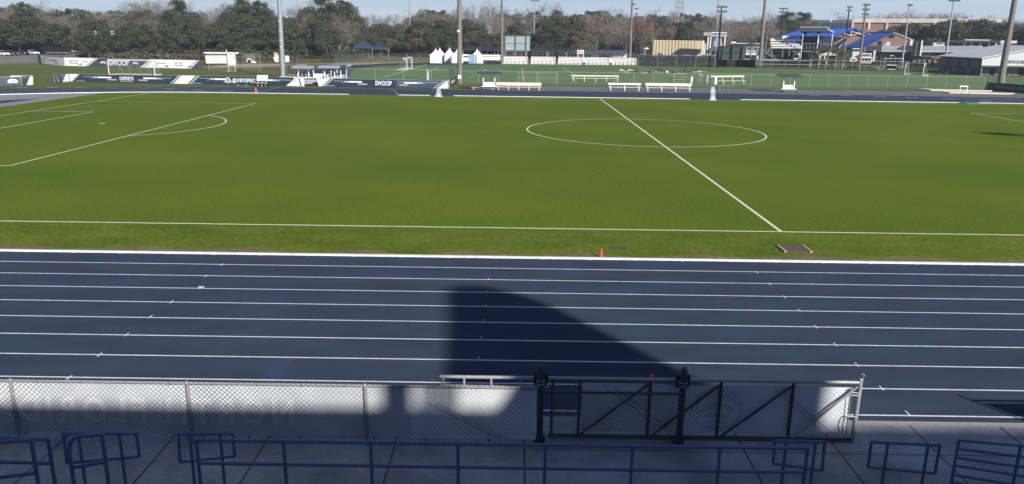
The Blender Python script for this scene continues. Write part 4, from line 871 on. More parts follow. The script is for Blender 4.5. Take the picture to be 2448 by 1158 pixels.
# big blue roof hall
F = Fr(1990, D=345); g = F.thing('field_house', 'brick field house under a broad bright blue roof with white truss gable', 'building')
Q = lambda *l: [F.pt(u, v, y) for u, v, y in l]
def sl(b, pts, t=.35, m=0):
    k = len(pts); b.add([tuple(p) for p in pts]+[(p[0], p[1], p[2]-t) for p in pts], [tuple(range(k)), tuple(range(2*k-1, k-1, -1))]+[(i, i+k, (i+1) % k+k, (i+1) % k) for i in range(k)], m)
part(g, 'roof', M['blueroof'], lambda b: (sl(b, Q((1824, 99, -6), (1905, 72, 14), (2036, 66.5, 14), (1985, 92, -6), (1975, 97, -6))), sl(b, Q((2036, 66.5, 14), (2075, 82, -6), (2070, 84, -6), (2036, 67.5, -6), (1985, 88, -6)))))
part(g, 'wall', M['brick'], lambda b: b.add(Q((1983, 89, -5), (2036, 68.5, -5), (2074, 83, -5), (2074, 130, -5), (1983, 130, -5))+Q((1983, 89, 12), (2036, 68.5, 12), (2074, 83, 12), (2074, 130, 12), (1983, 130, 12)), [(0, 4, 3, 2, 1), (5, 6, 7, 8, 9), (0, 5, 9, 4), (2, 3, 8, 7)]))
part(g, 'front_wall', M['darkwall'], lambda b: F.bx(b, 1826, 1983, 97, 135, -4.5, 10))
part(g, 'gable_opening', M['darkglass'], lambda b: b.add(Q((2012, 81, -5.1), (2036, 70, -5.1), (2068, 82, -5.1), (2060, 86, -5.1), (2044, 80.5, -5.1), (2028, 86, -5.1)), [(5, 4, 3, 2, 1, 0)]))
for a, c in (((2011, 81), (2027, 86)), ((2027, 86), (2044, 80.5)), ((2044, 80.5), (2059, 86)), ((2059, 86), (2073, 81)), ((2029, 76), (2044, 80.5)), ((2044, 80.5), (2058, 77)), ((2043, 80), (2043, 70)), ((2027, 86), (2027, 75))):
    part(g, 'truss_bar', M['white'], lambda b: b.tube([F.pt(a[0], a[1], -5.6), F.pt(c[0], c[1], -5.6)], .17, 5))
for u in (1986, 1996, 2006): part(g, 'window', M['darkglass'], lambda b: F.bx(b, u, u+8, 89, 95, -5.2, -5.0))
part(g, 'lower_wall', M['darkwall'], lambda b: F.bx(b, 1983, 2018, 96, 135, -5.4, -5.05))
F = Fr(2110, D=300); g = F.thing('brick_gable_hall', 'brick gabled hall with round vent and blue roof slope, right of the truss gable', 'building')
part(g, 'gable_wall', M['brick'], lambda b: b.add(Q((2062, 112, 0), (2125, 79.5, 0), (2131, 79.5, 0), (2177, 98, 0), (2177, 140, 0), (2062, 140, 0))+Q((2062, 112, 4), (2125, 79.5, 4), (2131, 79.5, 4), (2177, 98, 4), (2177, 140, 4), (2062, 140, 4)), [(5, 4, 3, 2, 1, 0), (2, 3, 9, 8), (3, 4, 10, 9), (6, 7, 8, 9, 10, 11)]))
part(g, 'roof', M['blueroof'], lambda b: sl(b, Q((2010, 113, 14), (2062, 111, -.3), (2126, 78.8, -.3), (2076, 80, 26)), .3))
part(g, 'right_roof', M['seamroof'], lambda b: sl(b, Q((2126, 78.6, -.3), (2131, 78.6, -.3), (2178, 97, -.3), (2180, 97, 12), (2126, 78.6, 12)), .25))
part(g, 'side_wall', M['bwhite'], lambda b: sl(b, Q((2013, 114, 13), (2062, 112, 0), (2062, 140, 0), (2013, 140, 13)), .1))
part(g, 'round_vent', M['darkglass'], lambda b: b.add([(F.x(2123)+1.0*math.cos(t), -.12, F.z(2123, 87)+.62*math.sin(t)) for t in np.linspace(0, 2*math.pi, 16, endpoint=False)], [tuple(range(16))]))
part(g, 'dormer', M['darkwall'], lambda b: F.bx(b, 2095, 2102, 98, 109, -.3, 0)); part(g, 'corner_pier', M['white'], lambda b: F.bx(b, 2168, 2175, 97, 109, -.4, 0))
part(g, 'canopy_edge', M['blueroof'], lambda b: F.bx(b, 2080, 2096, 90.5, 92, -1.6, 0))
for u in (2016, 2023, 2030): part(g, 'window', M['darkglass'], lambda b: F.bx(b, u, u+4, 114.5, 120, 8.5, 8.8))
# white huts and trailer below it
F = Fr(2050, D=235); s_ = 0
for k, (u0, u1, v0, v1, lab) in enumerate(((2034, 2056, 117, 127, 'upper white glazed hut beside the brown lamp pole'), (2056, 2079, 129, 139, 'white glazed hut right of the brown lamp pole'), (2050, 2082, 139, 148, 'lower white railing front right of the brown lamp pole'))):
    F = Fr((u0+u1)/2, D=240+k*-3); g = F.thing('white_hut', lab, 'hut', 'white huts and boxes at the foot of the brown lamp pole')
    part(g, 'wall', M['bwhite'], lambda b: F.bx(b, u0, u1, v0, 152, 0, 3)); part(g, 'roof', M['white'], lambda b: F.bx(b, u0-1, u1+1, v0-1, v0+.6, -.5, 3.3))
    n = 4
    for i in range(n): part(g, 'window', M['darkglass'], lambda b: F.bx(b, u0+1.5+i*(u1-u0-2)/n, u0+.5+(i+.8)*(u1-u0-2)/n, v0+2, v0+7, -.05, 0))
F = Fr(2038, D=232); g = F.thing('white_truck', 'white truck parked between the palms and the brown lamp pole', 'truck')
part(g, 'body', M['white'], lambda b: b.prism([(F.x(2029), F.z(2029, 148)), (F.x(2046), F.z(2046, 148)), (F.x(2046), F.z(2046, 141)), (F.x(2042), F.z(2042, 138)), (F.x(2030), F.z(2030, 138))], 0, 2.2, 'y'))
part(g, 'window', M['darkglass'], lambda b: F.bx(b, 2035, 2043, 141.5, 144.5, -.04, 0)); part(g, 'wheel', M['black'], lambda b: b.tube([(F.x(2033), -.05, .45), (F.x(2033), .3, .45)], .45, 10)); part(g, 'wheel', M['black'], lambda b: b.tube([(F.x(2043), -.05, .45), (F.x(2043), .3, .45)], .45, 10))
F = Fr(1972, D=236); g = F.thing('white_marquee', 'low white marquee behind the palms', 'tent')
part(g, 'roof', M['tent'], lambda b: (b.prism([(F.x(1954), F.z(1954, 133)), (F.x(1960), F.z(1960, 129)), (F.x(1979), F.z(1979, 124)), (F.x(2000), F.z(2000, 133))], 0, 4, 'y'),))
part(g, 'side', M['darkwall'], lambda b: F.bx(b, 1956, 2000, 133, 152, .5, 4))
for u, w_ in ((1956, 5), (1967, 3), (1955, 9)): part(g, 'white_box', M['bwhite'], lambda b: F.bx(b, u, u+w_, 135 if w_ < 9 else 144, 142 if w_ < 9 else 146, .0, .5))
# covered stand with press deck, seats, stairs
F = Fr(1915, D=240); g = F.thing('covered_stand', 'baseball stand with a dark flat canopy on tall posts above blue shade', 'grandstand')
part(g, 'canopy', M['slate'], lambda b: b.prism([(-3.5, F.z(1944, 75)), (-3.5, F.z(1944, 76.5)), (7, F.z(1944, 78)), (7, F.z(1944, 66)), (6, F.z(1944, 65))], F.x(1903), F.x(1980), 'x'))
part(g, 'canopy_edge', M['white'], lambda b: sl(b, [F.pt(1968, 67, -3.6), F.pt(1985, 76, -3.6), F.pt(1984, 79.5, -3.6), F.pt(1968, 70.5, -3.6)], .05))
part(g, 'canopy_fascia', M['bgrey'], lambda b: F.bx(b, 1902, 1972, 64, 66, -3.7, -3.5))
for u, v1 in ((1911, 150), (1948, 128), (1981, 124)): part(g, 'post', M['bwhite'], lambda b: F.bx(b, u, u+1.6, 82, v1, -3.6, -3.3))
for u in (1915, 1947): part(g, 'bracket', M['darkwall'], lambda b: sl(b, [F.pt(u-5, 76, -.4), F.pt(u+9, 76, -.4), F.pt(u+3, 83, -.4), F.pt(u+2.5, 90, -.4), F.pt(u, 90, -.4), F.pt(u, 83, -.4)], .05))
part(g, 'canopy_shade_sheet', mat('stand_shade_blue', (.018, .040, .085), .7), lambda b: F.bx(b, 1910, 1978, 88, 118, 5, 5.2))  # dark blue sheet stands in for the shade beneath the canopy
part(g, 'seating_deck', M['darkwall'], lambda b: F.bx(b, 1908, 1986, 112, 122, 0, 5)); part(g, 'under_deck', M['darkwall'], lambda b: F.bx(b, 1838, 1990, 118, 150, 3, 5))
part(g, 'deck_edge', M['bgrey'], lambda b: F.bx(b, 1910, 1948, 123, 124.3, -.5, -.3))
for i in range(8): part(g, 'railing_bar', M['bgrey'], lambda b: F.bx(b, 1914+i*8.4, 1914.6+i*8.4, 105, 118, -.3, -.2))
part(g, 'railing', M['bgrey'], lambda b: F.bx(b, 1912, 1984, 104.5, 105.3, -.3, -.2))
part(g, 'bird_badge', M['bgrey'], lambda b: F.bx(b, 1960, 1967, 90, 95, 4.9, 5)); part(g, 'pale_figure_panel', M['bwhite'], lambda b: F.bx(b, 1947, 1951, 90, 103, -.6, -.5))
F = Fr(1870, D=238); g = F.thing('stadium_bleacher', 'white rowed bleacher on stilts left of the canopy, with a lettered dark banner above', 'bleacher')
for i, (u0, u1, v) in enumerate(((1836, 1846, 94), (1836, 1891, 97.5), (1836, 1896, 102), (1837, 1906, 106), (1838, 1911, 110), (1840, 1912, 114))):
    part(g, 'seat_row', M['alu'], lambda b: F.bx(b, u0, u1, v-1.1, v+1.1, (5-i)*.8, (5-i)*.8+.5)); part(g, 'tread', M['darkwall'], lambda b: F.bx(b, u0, u1, v+1.4, v+3.2, (5-i)*.8+.3, (5-i)*.8+.6))
part(g, 'front_beam', M['bgrey'], lambda b: F.bx(b, 1840, 1912, 116.3, 117.6, -.6, -.4))
part(g, 'dark_banner', M['navy'], lambda b: F.bx(b, 1873, 1978, 86.5, 95, 4.6, 4.75)); part(g, 'white_corner', M['bwhite'], lambda b: b.add([F.pt(1864, 86, 4.5), F.pt(1883, 86, 4.5), F.pt(1866, 93, 4.5), F.pt(1864, 95, 4.5)], [(0, 1, 2, 3)][::-1]))
text('SWOOP', 'lettering', M['letter'], 1.05, TM(F.x(1889), 4.5, F.z(1889, 91.3)), g, sx=1.0, bold=.03)
for u in (1841, 1883, 1867): part(g, 'stilt', M['bgrey'], lambda b: F.bx(b, u, u+1.6, 117, 145, 0, .2))
part(g, 'tall_mast', M['bgrey'], lambda b: F.bx(b, 1826.5, 1827.6, 85, 145, -.8, -.6))
part(g, 'platform', M['slatepanel'], lambda b: F.bx(b, 1818, 1936, 142, 144, -2, 3)); part(g, 'platform_edge', M['bwhite'], lambda b: F.bx(b, 1817, 1907, 144, 145.6, -2.1, -1.9)); part(g, 'platform_wall', M['darkwall'], lambda b: F.bx(b, 1818, 1990, 145.6, 158, -1.6, 3))
for k in range(2):
    y = -.5-k*.9
    part(g, 'stair', M['bgrey'], lambda b: (b.tube([F.pt(1829, 127, y), F.pt(1840, 117, y)], .10, 4), b.tube([F.pt(1831, 122, y), F.pt(1840, 112, y)], .06, 4), b.tube([F.pt(1829, 127, y), F.pt(1852, 142, y)], .12, 4), b.tube([F.pt(1832, 122, y), F.pt(1855, 138, y)], .06, 4)))
for i in range(7): part(g, 'stair_step', M['bgrey'], lambda b: F.bx(b, 1831+i*3.2, 1834+i*3.2, 129+i*2.0, 130+i*2.0, -1.4, -.5))
F = Fr(1901, D=234); g = F.thing('white_kiosk', 'small white kiosk with a dark window below the stadium bleacher', 'kiosk')
part(g, 'wall', M['bwhite'], lambda b: F.bx(b, 1893.5, 1909, 126, 143, 0, 2)); part(g, 'roof', M['white'], lambda b: F.bx(b, 1892, 1911, 123, 125, -.6, 2.3)); part(g, 'window', M['darkglass'], lambda b: F.bx(b, 1896, 1907, 131, 139, -.05, 0))
F = Fr(2010, D=250); g = F.thing('white_stair', 'white railed stair climbing right beside the covered stand', 'stairs')
for y in (0, 1.0): part(g, 'handrail', M['white'], lambda b: b.tube([F.pt(1987, 106, y), F.pt(2016, 88, y)], .10, 4))
part(g, 'flight', M['bgrey'], lambda b: sl(b, [F.pt(1999, 113, 0), F.pt(2016, 98, 0), F.pt(2016, 98, 1.4), F.pt(1999, 113, 1.4)], .5)); part(g, 'post', M['bgrey'], lambda b: F.bx(b, 2014, 2016, 96, 150, .2, .4))
# tan batter's eye wall, press box
F = Fr(1617, D=262); g = F.thing('tan_wall', 'tall weathered tan panel wall with dark ribs', 'wall')
part(g, 'panelling', M['tan'], lambda b: F.bx(b, 1558, 1677, 97, 138, 0, .3)); part(g, 'base', M['darkwall'], lambda b: F.bx(b, 1558, 1700, 137, 158, .05, .4))
for i in range(14): part(g, 'rib', M['tanrib'], lambda b: F.bx(b, 1559+i*7.55, 1559.7+i*7.55, 98, 137, -.12, 0))
F = Fr(1705, D=250); g = F.thing('press_box', 'white press box tower with a black lettered sign on its top edge', 'building')
part(g, 'roof', M['bgrey'], lambda b: F.bx(b, 1677, 1695, 77.5, 86, 0, 5)); part(g, 'sign_board', M['bwhite'], lambda b: F.bx(b, 1695, 1732, 77.5, 87, -.1, 5))
text('HARMON STADIUM', 'lettering', M['black'], .95, TM(F.x(1713.5), -.14, F.z(1713.5, 82.5)), g, sx=.52, bold=.02)
part(g, 'cabin', M['darkwall'], lambda b: F.bx(b, 1679, 1696, 86, 100, .6, 4)); part(g, 'front_panel', M['navylight'], lambda b: F.bx(b, 1697, 1727, 87, 120, 0, 4))
part(g, 'badge', M['bgrey'], lambda b: b.add([F.pt(u, v, -.06) for u, v in ((1706, 90), (1719, 90), (1721, 98), (1724, 108), (1716, 114), (1703, 112), (1702, 100), (1706, 97))], [tuple(range(7, -1, -1))]))
for u, v0 in ((1693, 88), (1687, 88), (1677, 97), (1727, 88), (1681, 104)): part(g, 'column', M['offwhite'], lambda b: F.bx(b, u, u+3, v0, 132, -.3, 0))
part(g, 'deck', M['slatepanel'], lambda b: F.bx(b, 1696, 1714, 115, 122, -1.5, 0)); part(g, 'low_wall', M['slatepanel'], lambda b: F.bx(b, 1676, 1706, 131, 139, -1.6, 0))
F = Fr(1788, D=275); g = F.thing('grey_building', 'pale grey windowed building behind the green scoreboard and the small palm', 'building')
part(g, 'wall', M['bgrey'], lambda b: F.bx(b, 1760, 1818, 105, 130, 0, 8)); part(g, 'roof', M['seamroof'], lambda b: F.bx(b, 1757, 1820, 103.5, 105.5, -1, 8))
for u in (1786, 1800, 1810): part(g, 'window', M['darkglass'], lambda b: F.bx(b, u, u+7, 115, 119, -.05, 0))
part(g, 'awning', M['white'], lambda b: F.bx(b, 1780, 1806, 129, 132, -1.6, 0)); part(g, 'lower_wall', M['darkwall'], lambda b: F.bx(b, 1758, 1818, 132, 158, .2, 6))
F = Fr(1790, D=225); g = F.thing('beer_banner', 'small red and white banner on the fence left of the brown pole', 'sign')
part(g, 'board', M['bwhite'], lambda b: F.bx(b, 1780, 1797, 138, 143, 0, .1)); part(g, 'red_print', bpy.data.materials['sign_red'], lambda b: F.bx(b, 1782, 1793, 139.2, 141.5, -.03, 0)); part(g, 'backing_wall', M['darkwall'], lambda b: F.bx(b, 1712, 1812, 143, 160, .2, .4))
F = Fr(1811, D=222); g = F.thing('grey_cabinet', 'grey steel cabinet with a white panel just left of the brown pole', 'cabinet')
part(g, 'body', M['slatepanel'], lambda b: F.bx(b, 1805, 1824, 120, 158, 0, 1.4)); part(g, 'white_panel', M['bwhite'], lambda b: F.bx(b, 1807, 1811, 134, 142, -.05, 0)); part(g, 'top', M['bgrey'], lambda b: F.bx(b, 1804, 1825, 119, 120.4, -.1, 1.5))
# things behind the windscreen
for k, (u0, u1, v, lab) in enumerate(((1570, 1584, 127, 'left blue draped frame below the tan wall'), (1601, 1616, 128, 'violet draped frame below the middle of the tan wall'), (1634, 1650, 129, 'tilted blue draped frame below the right of the tan wall'))):
    F = Fr((u0+u1)/2, D=230); g = F.thing('draped_frame', lab, 'frame', 'draped frames behind the windscreened fence')
    part(g, 'drape', mat('drape_blue', (.09, .10, .17), .8) if k == 0 else bpy.data.materials['drape_blue'], lambda b: b.prism([(F.x(u0), F.z(u0, v+9)), (F.x(u1), F.z(u1, v+9)), (F.x(u1-1), F.z(u1, v+3)), (F.x(u0+3), F.z(u0, v)), (F.x(u0), F.z(u0, v+1))], 0, 2, 'y'))
    for u in (u0, u1): part(g, 'leg', M['bgrey'], lambda b: F.bx(b, u, u+.8, v+3, 158, -.1, 0))
random.seed(8)
for k in range(9):
    u = 1532+k*19+random.random()*6; F = Fr(u, D=221); g = F.thing('training_frame', 'thin grey training frame standing before the windscreened fence', 'frame', 'training frames before the windscreened fence')
    h = 1.4+random.random()*2.0; wd = .8+random.random()
    for x in (-wd/2, wd/2): part(g, 'leg', M['bgrey'], lambda b: b.tube([(x, 0, 0), (x*.6, .2, h)], .035, 5))
    part(g, 'bar', M['bgrey'], lambda b: b.tube([(-wd*.6, .1, h*.6), (wd*.6, .1, h*.5)], .035, 5)); part(g, 'pad', M['bgrey'] if k % 2 else M['bwhite'], lambda b: b.box(-wd*.3, wd*.3, -.1, .1, h*.28, h*.28+.22))
F = Fr(1539, D=262); g = F.thing('satellite_dish', 'white dish on a post left of the tan wall', 'dish')
part(g, 'dish', M['bwhite'], lambda b: b.lathe([(.02, 0), (.7, .12), (1.2, .5), (1.22, .5), (.7, .08)], (0, 0, F.z(1539, 119)), 14)); part(g, 'post', M['bgrey'], lambda b: b.tube([(0, 0, 0), (0, 0, F.z(1539, 119))], .09, 6)); part(g, 'feed_arm', M['bwhite'], lambda b: b.tube([(-1.0, 0, F.z(1539, 120)), (.6, 0, F.z(1539, 113.5))], .12, 6))
# low long building with seam roof
F = Fr(2250, D=262); g = F.thing('long_pavilion', 'long low dark pavilion with a pale standing seam roof', 'building')
part(g, 'wall', M['darkwall'], lambda b: F.bx(b, 2064, 2520, 122, 165, 1, 12))
def seamroof(u0, u1, v0, v1, m, mm, n):
    part(g, 'roof', m, lambda b: sl(b, [F.pt(u0, v1, -.5), F.pt(u1, v1+(u1-u0)*.004, -.5), F.pt(u1, v0, 5), F.pt(u0, v0, 5)], .2))
    b = MB()
    for i in range(1, n):
        u = u0+(u1-u0)*i/n; b.tube([Vector(F.pt(u, v1+(u-u0)*.004, -.5))+Vector((0, 0, .08)), Vector(F.pt(u, v0, 5))+Vector((0, 0, .08))], .05, 4)
    b.build('roof_seam', mm, g)
seamroof(2064, 2103, 109, 122, M['slate'], M['slatepanel'], 4)
seamroof(2103, 2175, 110, 122.5, M['seamroof'], M['seam'], 16); seamroof(2197, 2340, 110, 123.5, M['seamroof'], M['seam'], 30); seamroof(2340, 2402, 111, 125, M['slate'], M['slatepanel'], 5); seamroof(2410, 2520, 112, 125.5, M['seamroof'], M['seam'], 16)
part(g, 'stair_tower', M['darkwall'], lambda b: F.bx(b, 2174, 2195, 97, 137, -1.2, 4)); part(g, 'tower_glazing', M['slatepanel'], lambda b: [F.bx(b, 2181, 2188, v, v+7, -1.3, -1.2) for v in (100, 109, 118, 127)]); part(g, 'tower_pier', M['white'], lambda b: F.bx(b, 2194, 2198, 97, 134, -1.5, -.9))
for i, u in enumerate(range(2084, 2175, 11)): part(g, 'glazing', M['darkglass'], lambda b: F.bx(b, u, u+8, 128, 150, .9, 1.0)); part(g, 'mullion', M['bgrey'], lambda b: F.bx(b, u+9, u+9.7, 126, 158, .7, .9))
part(g, 'beam', M['bgrey'], lambda b: F.bx(b, 2070, 2175, 127, 128, .4, .6)); part(g, 'white_sign_strip', M['bwhite'], lambda b: F.bx(b, 2124, 2133, 132.5, 134.5, .2, .3))
part(g, 'brick_panel', M['brick'], lambda b: F.bx(b, 2222, 2246, 131, 140, .7, .9)); part(g, 'white_lattice', M['bwhite'], lambda b: ([F.bx(b, u, u+1.3, 129, 136, .6, .7) for u in range(2199, 2222, 4)], F.bx(b, 2198, 2222, 131.5, 132.7, .5, .6)))
part(g, 'lower_panel', M['greywall'], lambda b: [F.bx(b, u, u+7, 143, 152, .6, .8) for u in (2180, 2192, 2204, 2217, 2230)])
part(g, 'white_slab', M['offwhite'], lambda b: F.bx(b, 2084, 2089, 120.5, 148, -8, -7.6))
part(g, 'roof_unit', M['bwhite'], lambda b: (F.bx(b, 2223, 2249, 102.5, 110, 5, 8),)); part(g, 'roof_vent', M['darkglass'], lambda b: F.bx(b, 2231, 2246, 103.5, 105.5, 4.9, 5)); part(g, 'roof_unit', M['bwhite'], lambda b: F.bx(b, 2111, 2120, 101, 106, 5, 7)); part(g, 'roof_unit', M['seamroof'], lambda b: F.bx(b, 2108, 2120, 106, 110, 5, 7))
part(g, 'pergola_deck', M['slate'], lambda b: F.bx(b, 2258, 2382, 97.5, 102, 6, 11)); part(g, 'pergola_fascia', M['bwhite'], lambda b: F.bx(b, 2381, 2420, 97.5, 104, 5.9, 11)); part(g, 'pergola_edge', M['white'], lambda b: F.bx(b, 2297, 2356, 95, 97, 6, 6.4))
for u in (2296, 2312, 2333, 2354): part(g, 'pergola_post', M['bgrey'], lambda b: F.bx(b, u, u+2, 101, 111, 6.2, 6.6))
for a, c in (((2371, 104), (2370, 127)), ((2395, 104), (2384, 127)), ((2390, 104), (2378, 111))): part(g, 'strut', M['white'], lambda b: b.tube([F.pt(a[0], a[1], -1), F.pt(c[0], c[1], -1)], .22, 6))
# softball building: real corner, side wall, gable front
A, Bc, Cc = at(2243, 172.5), at(2342, 181.5), at(2560, 193)
d1 = (A-Bc); L1 = d1.length; g = thing('softball_building', 'slate clad softball building with four roller doors and a pale lettered gable', 'building', Bc, 0); O = Bc
e1 = d1.normalized(); e2 = Vector((e1.y, -e1.x, 0)) if Vector((e1.y, -e1.x, 0)).x > 0 else Vector((-e1.y, e1.x, 0))
hw_ = hgt(Bc, 138.5); hb_ = hgt(Bc, 157.5); Wd = 26.0; hr = hw_+2.6
def P3(a, c, z, off=0): return tuple(e1*a+e2*c-e2*off+Vector((0, 0, z)))
part(g, 'side_wall', M['slate'], lambda b: b.add([P3(0, 0, 0), P3(L1, 0, 0), P3(L1, 0, hw_), P3(0, 0, hw_), P3(0, .3, 0), P3(L1, .3, 0), P3(L1, .3, hw_), P3(0, .3, hw_)], [(0, 1, 2, 3), (4, 7, 6, 5), (0, 3, 7, 4), (1, 5, 6, 2)]))
for i in range(4):
    a0, a1 = L1*(.06+i*.245), L1*(.06+i*.245+.175)
    part(g, 'roller_door', M['slatepanel'], lambda b: b.add([P3(a0, 0, hw_*.44, .05), P3(a1, 0, hw_*.44, .05), P3(a1, 0, hw_*.84, .05), P3(a0, 0, hw_*.84, .05)], [(0, 1, 2, 3)]))
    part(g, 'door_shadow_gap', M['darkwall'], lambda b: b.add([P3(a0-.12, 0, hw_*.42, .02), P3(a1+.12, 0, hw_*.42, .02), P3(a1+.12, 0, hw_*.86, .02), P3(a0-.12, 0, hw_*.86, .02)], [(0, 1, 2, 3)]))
for i in range(6):
    if i % 2: part(g, 'lower_panel', M['slatepanel'], lambda b: b.add([P3(L1*(i/6+.02), 0, .1, .08), P3(L1*((i+1)/6-.01), 0, .1, .08), P3(L1*((i+1)/6-.01), 0, hw_*.40, .08), P3(L1*(i/6+.02), 0, hw_*.40, .08)], [(0, 1, 2, 3)]))
part(g, 'gable_front', M['seamroof'], lambda b: b.add([P3(-.1, 0, hb_), P3(-.1, Wd, hb_), P3(-.1, Wd, hw_), P3(-.1, Wd/2, hr), P3(-.1, 0, hw_), P3(.2, 0, hb_), P3(.2, Wd, hb_), P3(.2, Wd, hw_), P3(.2, Wd/2, hr), P3(.2, 0, hw_)], [(0, 1, 2, 3, 4), (9, 8, 7, 6, 5), (0, 5, 6, 1)]))
b = MB()
for i in range(1, 52):
    c_ = Wd*i/52; zt = hw_+(hr-hw_)*(1-abs(c_-Wd/2)/(Wd/2)); b.add([P3(-.13, c_-.04, hb_+.1), P3(-.13, c_+.04, hb_+.1), P3(-.13, c_+.04, zt-.1), P3(-.13, c_-.04, zt-.1)], [(0, 1, 2, 3)])
b.build('cladding_rib', M['bgrey'], g)
part(g, 'roof', M['seamroof'], lambda b: (sl(b, [P3(-.6, -.5, hw_+.0), P3(-.6, Wd/2, hr+.15), P3(L1+.5, Wd/2, hr+.15), P3(L1+.5, -.5, hw_+.0)], .2), sl(b, [P3(-.6, Wd/2, hr+.16), P3(-.6, Wd+.5, hw_+.02), P3(L1+.5, Wd+.5, hw_+.02), P3(L1+.5, Wd/2, hr+.16)], .2)))
part(g, 'band', M['darkwall'], lambda b: b.add([P3(-.14, 0, hb_-.35), P3(-.14, Wd, hb_-.35), P3(-.14, Wd, hb_+.05), P3(-.14, 0, hb_+.05)], [(0, 1, 2, 3)]))
part(g, 'inner_wall', M['darkwall'], lambda b: b.add([P3(2.5, 0.3, 0), P3(2.5, Wd, 0), P3(2.5, Wd, hb_), P3(2.5, .3, hb_)], [(0, 1, 2, 3)]))
for i, c_ in enumerate((.8, 4.3, 7.1, 13.5, 19, 22)): part(g, 'glass_panel', M['greywall'], lambda b: b.add([P3(2.3, c_, .1), P3(2.3, c_+2.4, .1), P3(2.3, c_+2.4, hb_*.8), P3(2.3, c_, hb_*.8)], [(0, 1, 2, 3)]))
for c_ in (.2, 4, 10, 16, 22): part(g, 'post', M['bgrey'], lambda b: b.tube([P3(0, c_, 0), P3(0, c_, hb_)], .08, 5))
Rm = Matrix(((e2.x, 0, e1.x*-1, 0), (e2.y, 0, e1.y*-1, 0), (0, 1, 0, 0), (0, 0, 0, 1)))
pz = P3(-.22, 9.2, hb_+.9); text('NORTH FLORIDA SOFTBALL', 'lettering', M['slate'], .95, Matrix.Translation(pz) @ Rm, g, sx=.78, bold=.02)
part(g, 'bird_badge', M['bwhite'], lambda b: b.add([P3(-.2, 10.6+x, hb_+2.3+z) for x, z in ((-.6, -.6), (.3, -.6), (.5, .1), (.9, .5), (0, .7), (-.5, .2))], [tuple(range(6))]))
# clutter right of the palms
F = Fr(2100, D=212); g = F.thing('utility_cart', 'dark utility cart with canopy parked on the turf edge behind the netted goal', 'cart')
part(g, 'body', M['black'], lambda b: F.bx(b, 2117, 2141, 157, 166, 0, 1.2)); part(g, 'white_cover', M['bwhite'], lambda b: F.bx(b, 2118, 2142, 155.3, 157, -.1, 1.2)); part(g, 'white_base', M['bwhite'], lambda b: F.bx(b, 2121, 2139, 165.5, 167, -.2, 0))
g = F.thing('drag_roller', 'thin white tow bar and roller lying left of the dark utility cart', 'roller')
part(g, 'tow_bar', M['bgrey'], lambda b: b.tube([F.pt(2086, 159), F.pt(2099, 163)], .06, 5)); part(g, 'ring', M['bgrey'], lambda b: b.tube([F.pt(2099+3*math.cos(t), 164+2.6*math.sin(t)) for t in np.linspace(0, 6.28, 12)], .06, 5)); part(g, 'base', M['bgrey'], lambda b: b.tube([F.pt(2100, 166.5), F.pt(2111, 166.5)], .07, 5))
g = F.thing('batting_frame', 'tall thin white pipe frame between the palms and the netted goal', 'frame')
part(g, 'top_bar', M['white'], lambda b: b.tube([F.pt(2109, 140.5), F.pt(2156, 140.5)], .06, 5))
for u in (2109, 2113, 2148, 2156): part(g, 'leg', M['bgrey'], lambda b: b.tube([F.pt(u, 140.5), F.pt(u, 165)], .05, 5))
g = thing('turf_sled', 'dark low training sled with a small white dog shaped stand on the turf', 'sled', at(2250, 177.5), 0)
part(g, 'bar', M['black'], lambda b: b.box(-1.2, .9, -.2, .2, .05, .35)); part(g, 'white_stand', M['bwhite'], lambda b: (b.box(.9, 1.35, -.1, .1, .3, .45), b.box(.9, 1.0, -.1, .1, 0, .3), b.box(1.25, 1.35, -.1, .1, 0, .3), b.box(1.3, 1.5, -.1, .1, .4, .65)))
# white shed and slide at the wood's edge
F = Fr(530, v=155); g = F.thing('white_shed', 'white flat roofed shed with faded print at the edge of the woods', 'shed')
part(g, 'front_wall', M['bwhite'], lambda b: F.bx(b, 493, 541, 128.5, 152, 0, .3)); part(g, 'side_wall', M['white'], lambda b: F.bx(b, 545, 564, 129.5, 155, -.6, 3)); part(g, 'door', M['bgrey'], lambda b: F.bx(b, 541, 545.5, 129, 154, -.1, .4))
part(g, 'roof', M['bwhite'], lambda b: F.bx(b, 489, 573, 126.2, 128.2, -1.0, 4)); part(g, 'vent_pipe', M['white'], lambda b: F.bx(b, 543, 544.5, 119.5, 126.5, .3, .6)); part(g, 'handrail', M['polecon'], lambda b: b.tube([F.pt(553, 130, -.9), F.pt(568, 143, -.9)], .05, 4))
text('THE', 'faded_print', M['bgrey'], .55, TM(F.x(514), -.02, F.z(514, 137)), g, sx=1.6, bold=0) if 0 else None
part(g, 'faded_print', M['bgrey'], lambda b: (F.bx(b, 506, 529, 141, 145, -.02, 0), F.bx(b, 504, 531, 135.5, 138, -.02, 0))); part(g, 'print_highlight', M['bwhite'], lambda b: F.bx(b, 508, 527, 142, 144, -.04, -.02))
F = Fr(603, v=151); g = F.thing('slide_tube', 'white open tube lying beside the olive panel', 'tube'); part(g, 'tube', M['white'], lambda b: b.tube([F.pt(595, 146, 0), F.pt(601, 148.5, .6), F.pt(611, 150.5, 1.2)], .75, 12, r2=.25)); part(g, 'mouth', M['black'], lambda b: b.lathe([(.001, 0), (.45, .02)], F.pt(596.5, 147, -.85), 10).v.__setitem__(slice(-20, None), [(p[0], F.pt(596.5, 147, -.85)[1]-.0+(p[2]-F.pt(596.5, 147, -.85)[2]), F.pt(596.5, 147, -.85)[2]+(p[1]-F.pt(596.5, 147, -.85)[1])) for p in b.v[-20:]]))
